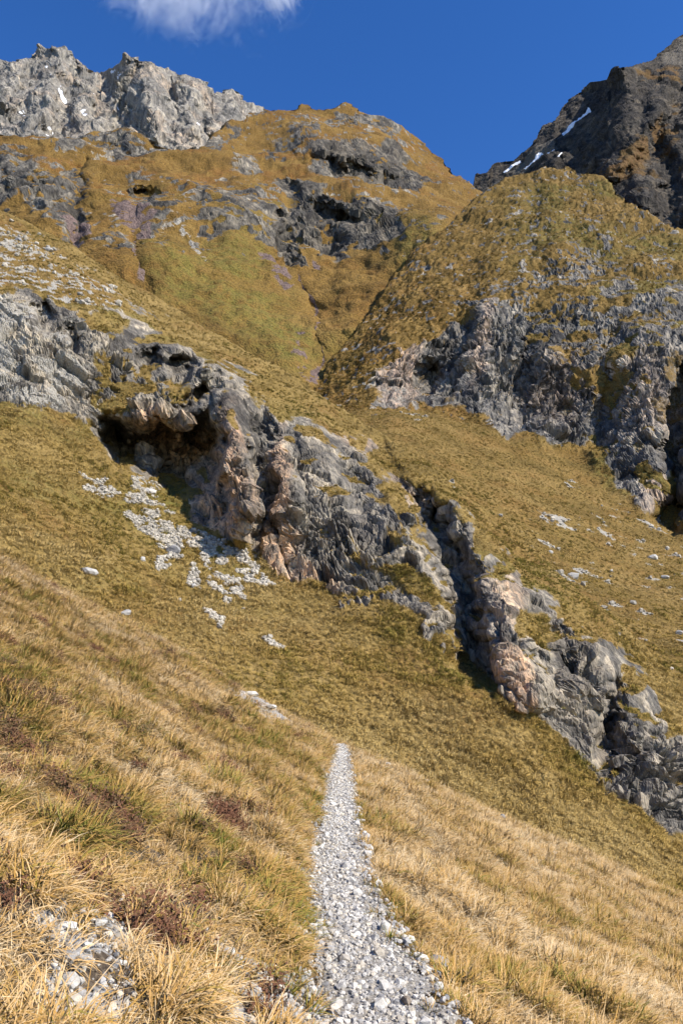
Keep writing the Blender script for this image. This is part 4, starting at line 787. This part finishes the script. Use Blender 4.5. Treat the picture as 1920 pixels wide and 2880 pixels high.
ROCKS = [
 ('grey_rock', 168, 2562, 44, 54, m_grey, 'upright grey rock half buried in straw grass above the white stone at left'),
 ('white_stone', 184, 2622, 78, 38, m_white, 'long flat white stone lying in dark heather at lower left'),
 ('cream_stone', 143, 2664, 40, 34, m_cream, 'small cream coloured stone just below the long flat white stone'),
 ('slab_stone', 197, 2706, 48, 38, m_grey, 'grey slab with a dark shaded side below the cream stone'),
 ('pale_stone', 147, 2726, 48, 30, m_white, 'pale flat stone beside the grey slab in the lower left rock heap'),
 ('pebble', 180, 2744, 26, 26, m_white, 'fist sized pale cobble wedged below the grey slab'),
 ('pale_boulder', 191, 2778, 74, 48, m_white, 'largest pale rock of the lower left heap, foot of the heap'),
 ('pointed_rock', 283, 2784, 52, 46, m_grey, 'grey pointed rock right of the lower left rock heap'),
 ('flat_stone', 322, 2788, 40, 26, m_white, 'low pale stone touching the grey pointed rock on its right'),
 ('dark_stone', 241, 2826, 38, 24, m_grey, 'small dark grey stone near the bottom edge, lower left'),
 ('white_stone', 302, 2858, 30, 38, m_white, 'white stone cut by the bottom edge of the picture, left part'),
 ('grey_cobble', 274, 2558, 26, 20, m_grey, 'rounded grey cobble on the bare soil patch at left'),
 ('white_chip', 341, 2532, 18, 26, m_white, 'upright white chip at the top of the left bare soil patch'),
 ('angular_stone', 532, 2858, 40, 38, m_white, 'angular white stone at the bottom edge between the bare patches'),
 ('cubic_rock', 713, 2803, 48, 46, m_white, 'cube shaped white rock beside the green tuft left of the path'),
 ('grey_stone', 700, 2723, 42, 32, m_grey, 'grey stone on the gravelly patch left of the path'),
 ('white_stone', 640, 2699, 26, 24, m_white, 'small bright white stone on the gravelly patch left of the path'),
 ('white_stone', 575, 2625, 26, 26, m_white, 'white stone at the upper tip of the gravelly patch left of the path'),
 ('white_stone', 290, 2181, 20, 18, m_white, 'tiny lone white stone high in the grass on the left'),
 ('grey_rock', 1233, 2727, 70, 50, m_grey, 'big grey rock under the overhanging tuft at the right path edge'),
 ('pale_stone', 1190, 2707, 36, 28, m_white, 'pale stone leaning on the big grey rock at the right path edge'),
 ('banded_stone', 1145, 2836, 44, 42, m_brown, 'brown banded stone on the path near the bottom edge'),
 ('white_stone', 1206, 2831, 38, 30, m_white, 'smooth white stone right of the brown banded stone on the path'),
 ('white_stone', 1068, 2850, 28, 28, m_white, 'round white stone on the path left of the brown banded stone'),
 ('tall_stone', 1080, 2626, 40, 44, m_white, 'tallest white stone standing in the middle of the gravel path'),
 ('flat_stone', 980, 2508, 46, 24, m_white, 'broad flat white stone on the upper gravel path'),
 ('white_stone', 1003, 2640, 30, 24, m_white, 'white stone on the path left of the tallest stone'),
 ('pale_slab', 705, 1955, 44, 16, m_white, 'pale slab on the crest in the bare streak left of the path end'),
 ('pale_slab', 758, 1992, 40, 14, m_white, 'lower pale slab in the bare streak left of the path end'),
 ('white_stone', 1063, 2090, 16, 9, m_white, 'small white stone on the crest just right of the path end'),
 ('white_stone', 1088, 2114, 22, 14, m_white, 'white stone below the crest right of the path end'),
 ('white_stone', 1143, 2120, 18, 10, m_grey, 'grey stone on the crest edge farther right of the path end'),
 ('flat_stone', 1192, 2180, 34, 12, m_white, 'flat white stone in the straw grass right of the upper path'),
 ('grey_stone', 1412, 2267, 18, 18, m_grey, 'upright grey stone on the right crest of the near slope'),
 ('white_stone', 1590, 2360, 18, 12, m_white, 'small white stone on the right crest below the cliff'),
 ('flat_stone', 1553, 2404, 34, 14, m_white, 'flat white stone in grass on the right side slope'),
 ('white_stone', 1646, 2392, 14, 10, m_white, 'rightmost small white stone on the near slope crest'),
]
for k, (nm, px, py, wp, hp, mt, lb) in enumerate(ROCKS): rock_thing(nm, px, py, wp, hp, mt, lb, 'near', 500 + k)
m_bould = stone_material('weathered_boulder', (.27, .26, .24), (.37, .355, .33), (.46, .445, .41))
BOULDERS = [
 ('boulder', 240, 1617, 64, 30, 'hill', 'flat white boulder alone on the turf left below the scree'),
 ('block', 400, 1584, 20, 18, 'hill', 'small square block in turf left of the scree tongue'),
 ('boulder', 483, 1562, 46, 36, 'hill', 'largest grey block at the foot of the left scree tongue'),
 ('boulder', 546, 1650, 28, 20, 'hill', 'pale block at the lower end of the middle scree streak'),
 ('boulder', 420, 1385, 44, 18, 'hill', 'long slab at the top of the scree below the cave'),
 ('block', 505, 1690, 14, 14, 'hill', 'little pale block in the turf right below the scree'),
 ('boulder', 358, 1722, 32, 22, 'hill', 'grey boulder peeping over the near grass crest at left'),
 ('boulder', 136, 708, 28, 18, 'hill', 'largest white boulder on the stony turf at upper left'),
 ('boulder', 50, 680, 26, 14, 'hill', 'white boulder near the left edge on the stony turf'),
 ('boulder', 1837, 1578, 40, 22, 'bowl', 'big white boulder lying alone on the turf at the right edge'),
 ('boulder', 1608, 1634, 52, 26, 'bowl', 'tilted slab block in the stony streak behind the cliff ridge'),
 ('boulder', 1906, 1786, 26, 18, 'bowl', 'grey boulder at the right edge below the big white boulder'),
 ('boulder', 1550, 1553, 18, 12, 'bowl', 'white block above the stony streak behind the cliff ridge'),
 ('boulder', 1409, 1449, 20, 12, 'bowl', 'white block right behind the grassy ridge line'),
 ('boulder', 1722, 1604, 14, 10, 'bowl', 'white block left of the big white boulder on the right turf'),
 ('boulder', 1870, 1632, 24, 14, 'bowl', 'pale block below the big white boulder on the right turf'),
]
for k, (nm, px, py, wp, hp, sf, lb) in enumerate(BOULDERS):
    o = rock_thing(nm, px, py, wp, hp, m_bould, lb, sf, 560 + k); o['category'] = 'boulder'

# ================================================================== thin clouds drifting high over the ridge
def cloud(label, px, py, rx, ry, rz, dist, dens, seed, tilt, bias=0.):
    c = unproject(np.array(px, float), np.array(py, float), np.array(float(dist)))
    bm = bmesh.new(); bmesh.ops.create_icosphere(bm, subdivisions=3, radius=1)
    me = bpy.data.meshes.new('cloud'); bm.to_mesh(me); bm.free(); o = obj('cloud', me, tuple(c), (0, tilt, 0), (rx, ry, rz))
    t = NT('thin_cloud'); co = t.n('ShaderNodeTexCoord').outputs['Object']
    ln = t.n('ShaderNodeVectorMath', operation='LENGTH'); t.l(co, ln.inputs[0])
    mp = t.n('ShaderNodeMapping'); mp.inputs['Location'].default_value = (seed, seed * .7, 0); mp.inputs['Scale'].default_value = (3.0, 2.2, 1.0); t.l(co, mp.inputs[0])
    nz = t.noise(mp.outputs[0], 1.6, 6, .68, 1.4); fall = t.maprange(ln.outputs['Value'], .15, .98, .13, -.24)
    d = t.maprange(t.math('ADD', nz, fall), .50 - bias, .84 - bias, 0., dens)
    v = t.n('ShaderNodeVolumePrincipled'); v.inputs['Color'].default_value = (.97, .98, 1, 1); v.inputs['Anisotropy'].default_value = 0.; t.l(d, v.inputs['Density']); t.l(v.outputs[0], t.out.inputs['Volume'])
    me.materials.append(t.m); o['label'] = label; o['category'] = 'cloud'; return o
cloud('larger ragged thin white cloud at the top left of the sky', 520, -10, 1250, 350, 640, 5200, .006, 3.1, .25)
cloud('small wispy cloud at the top edge right of the larger cloud', 785, -15, 240, 150, 300, 5200, .007, 8.4, -.3, .1)
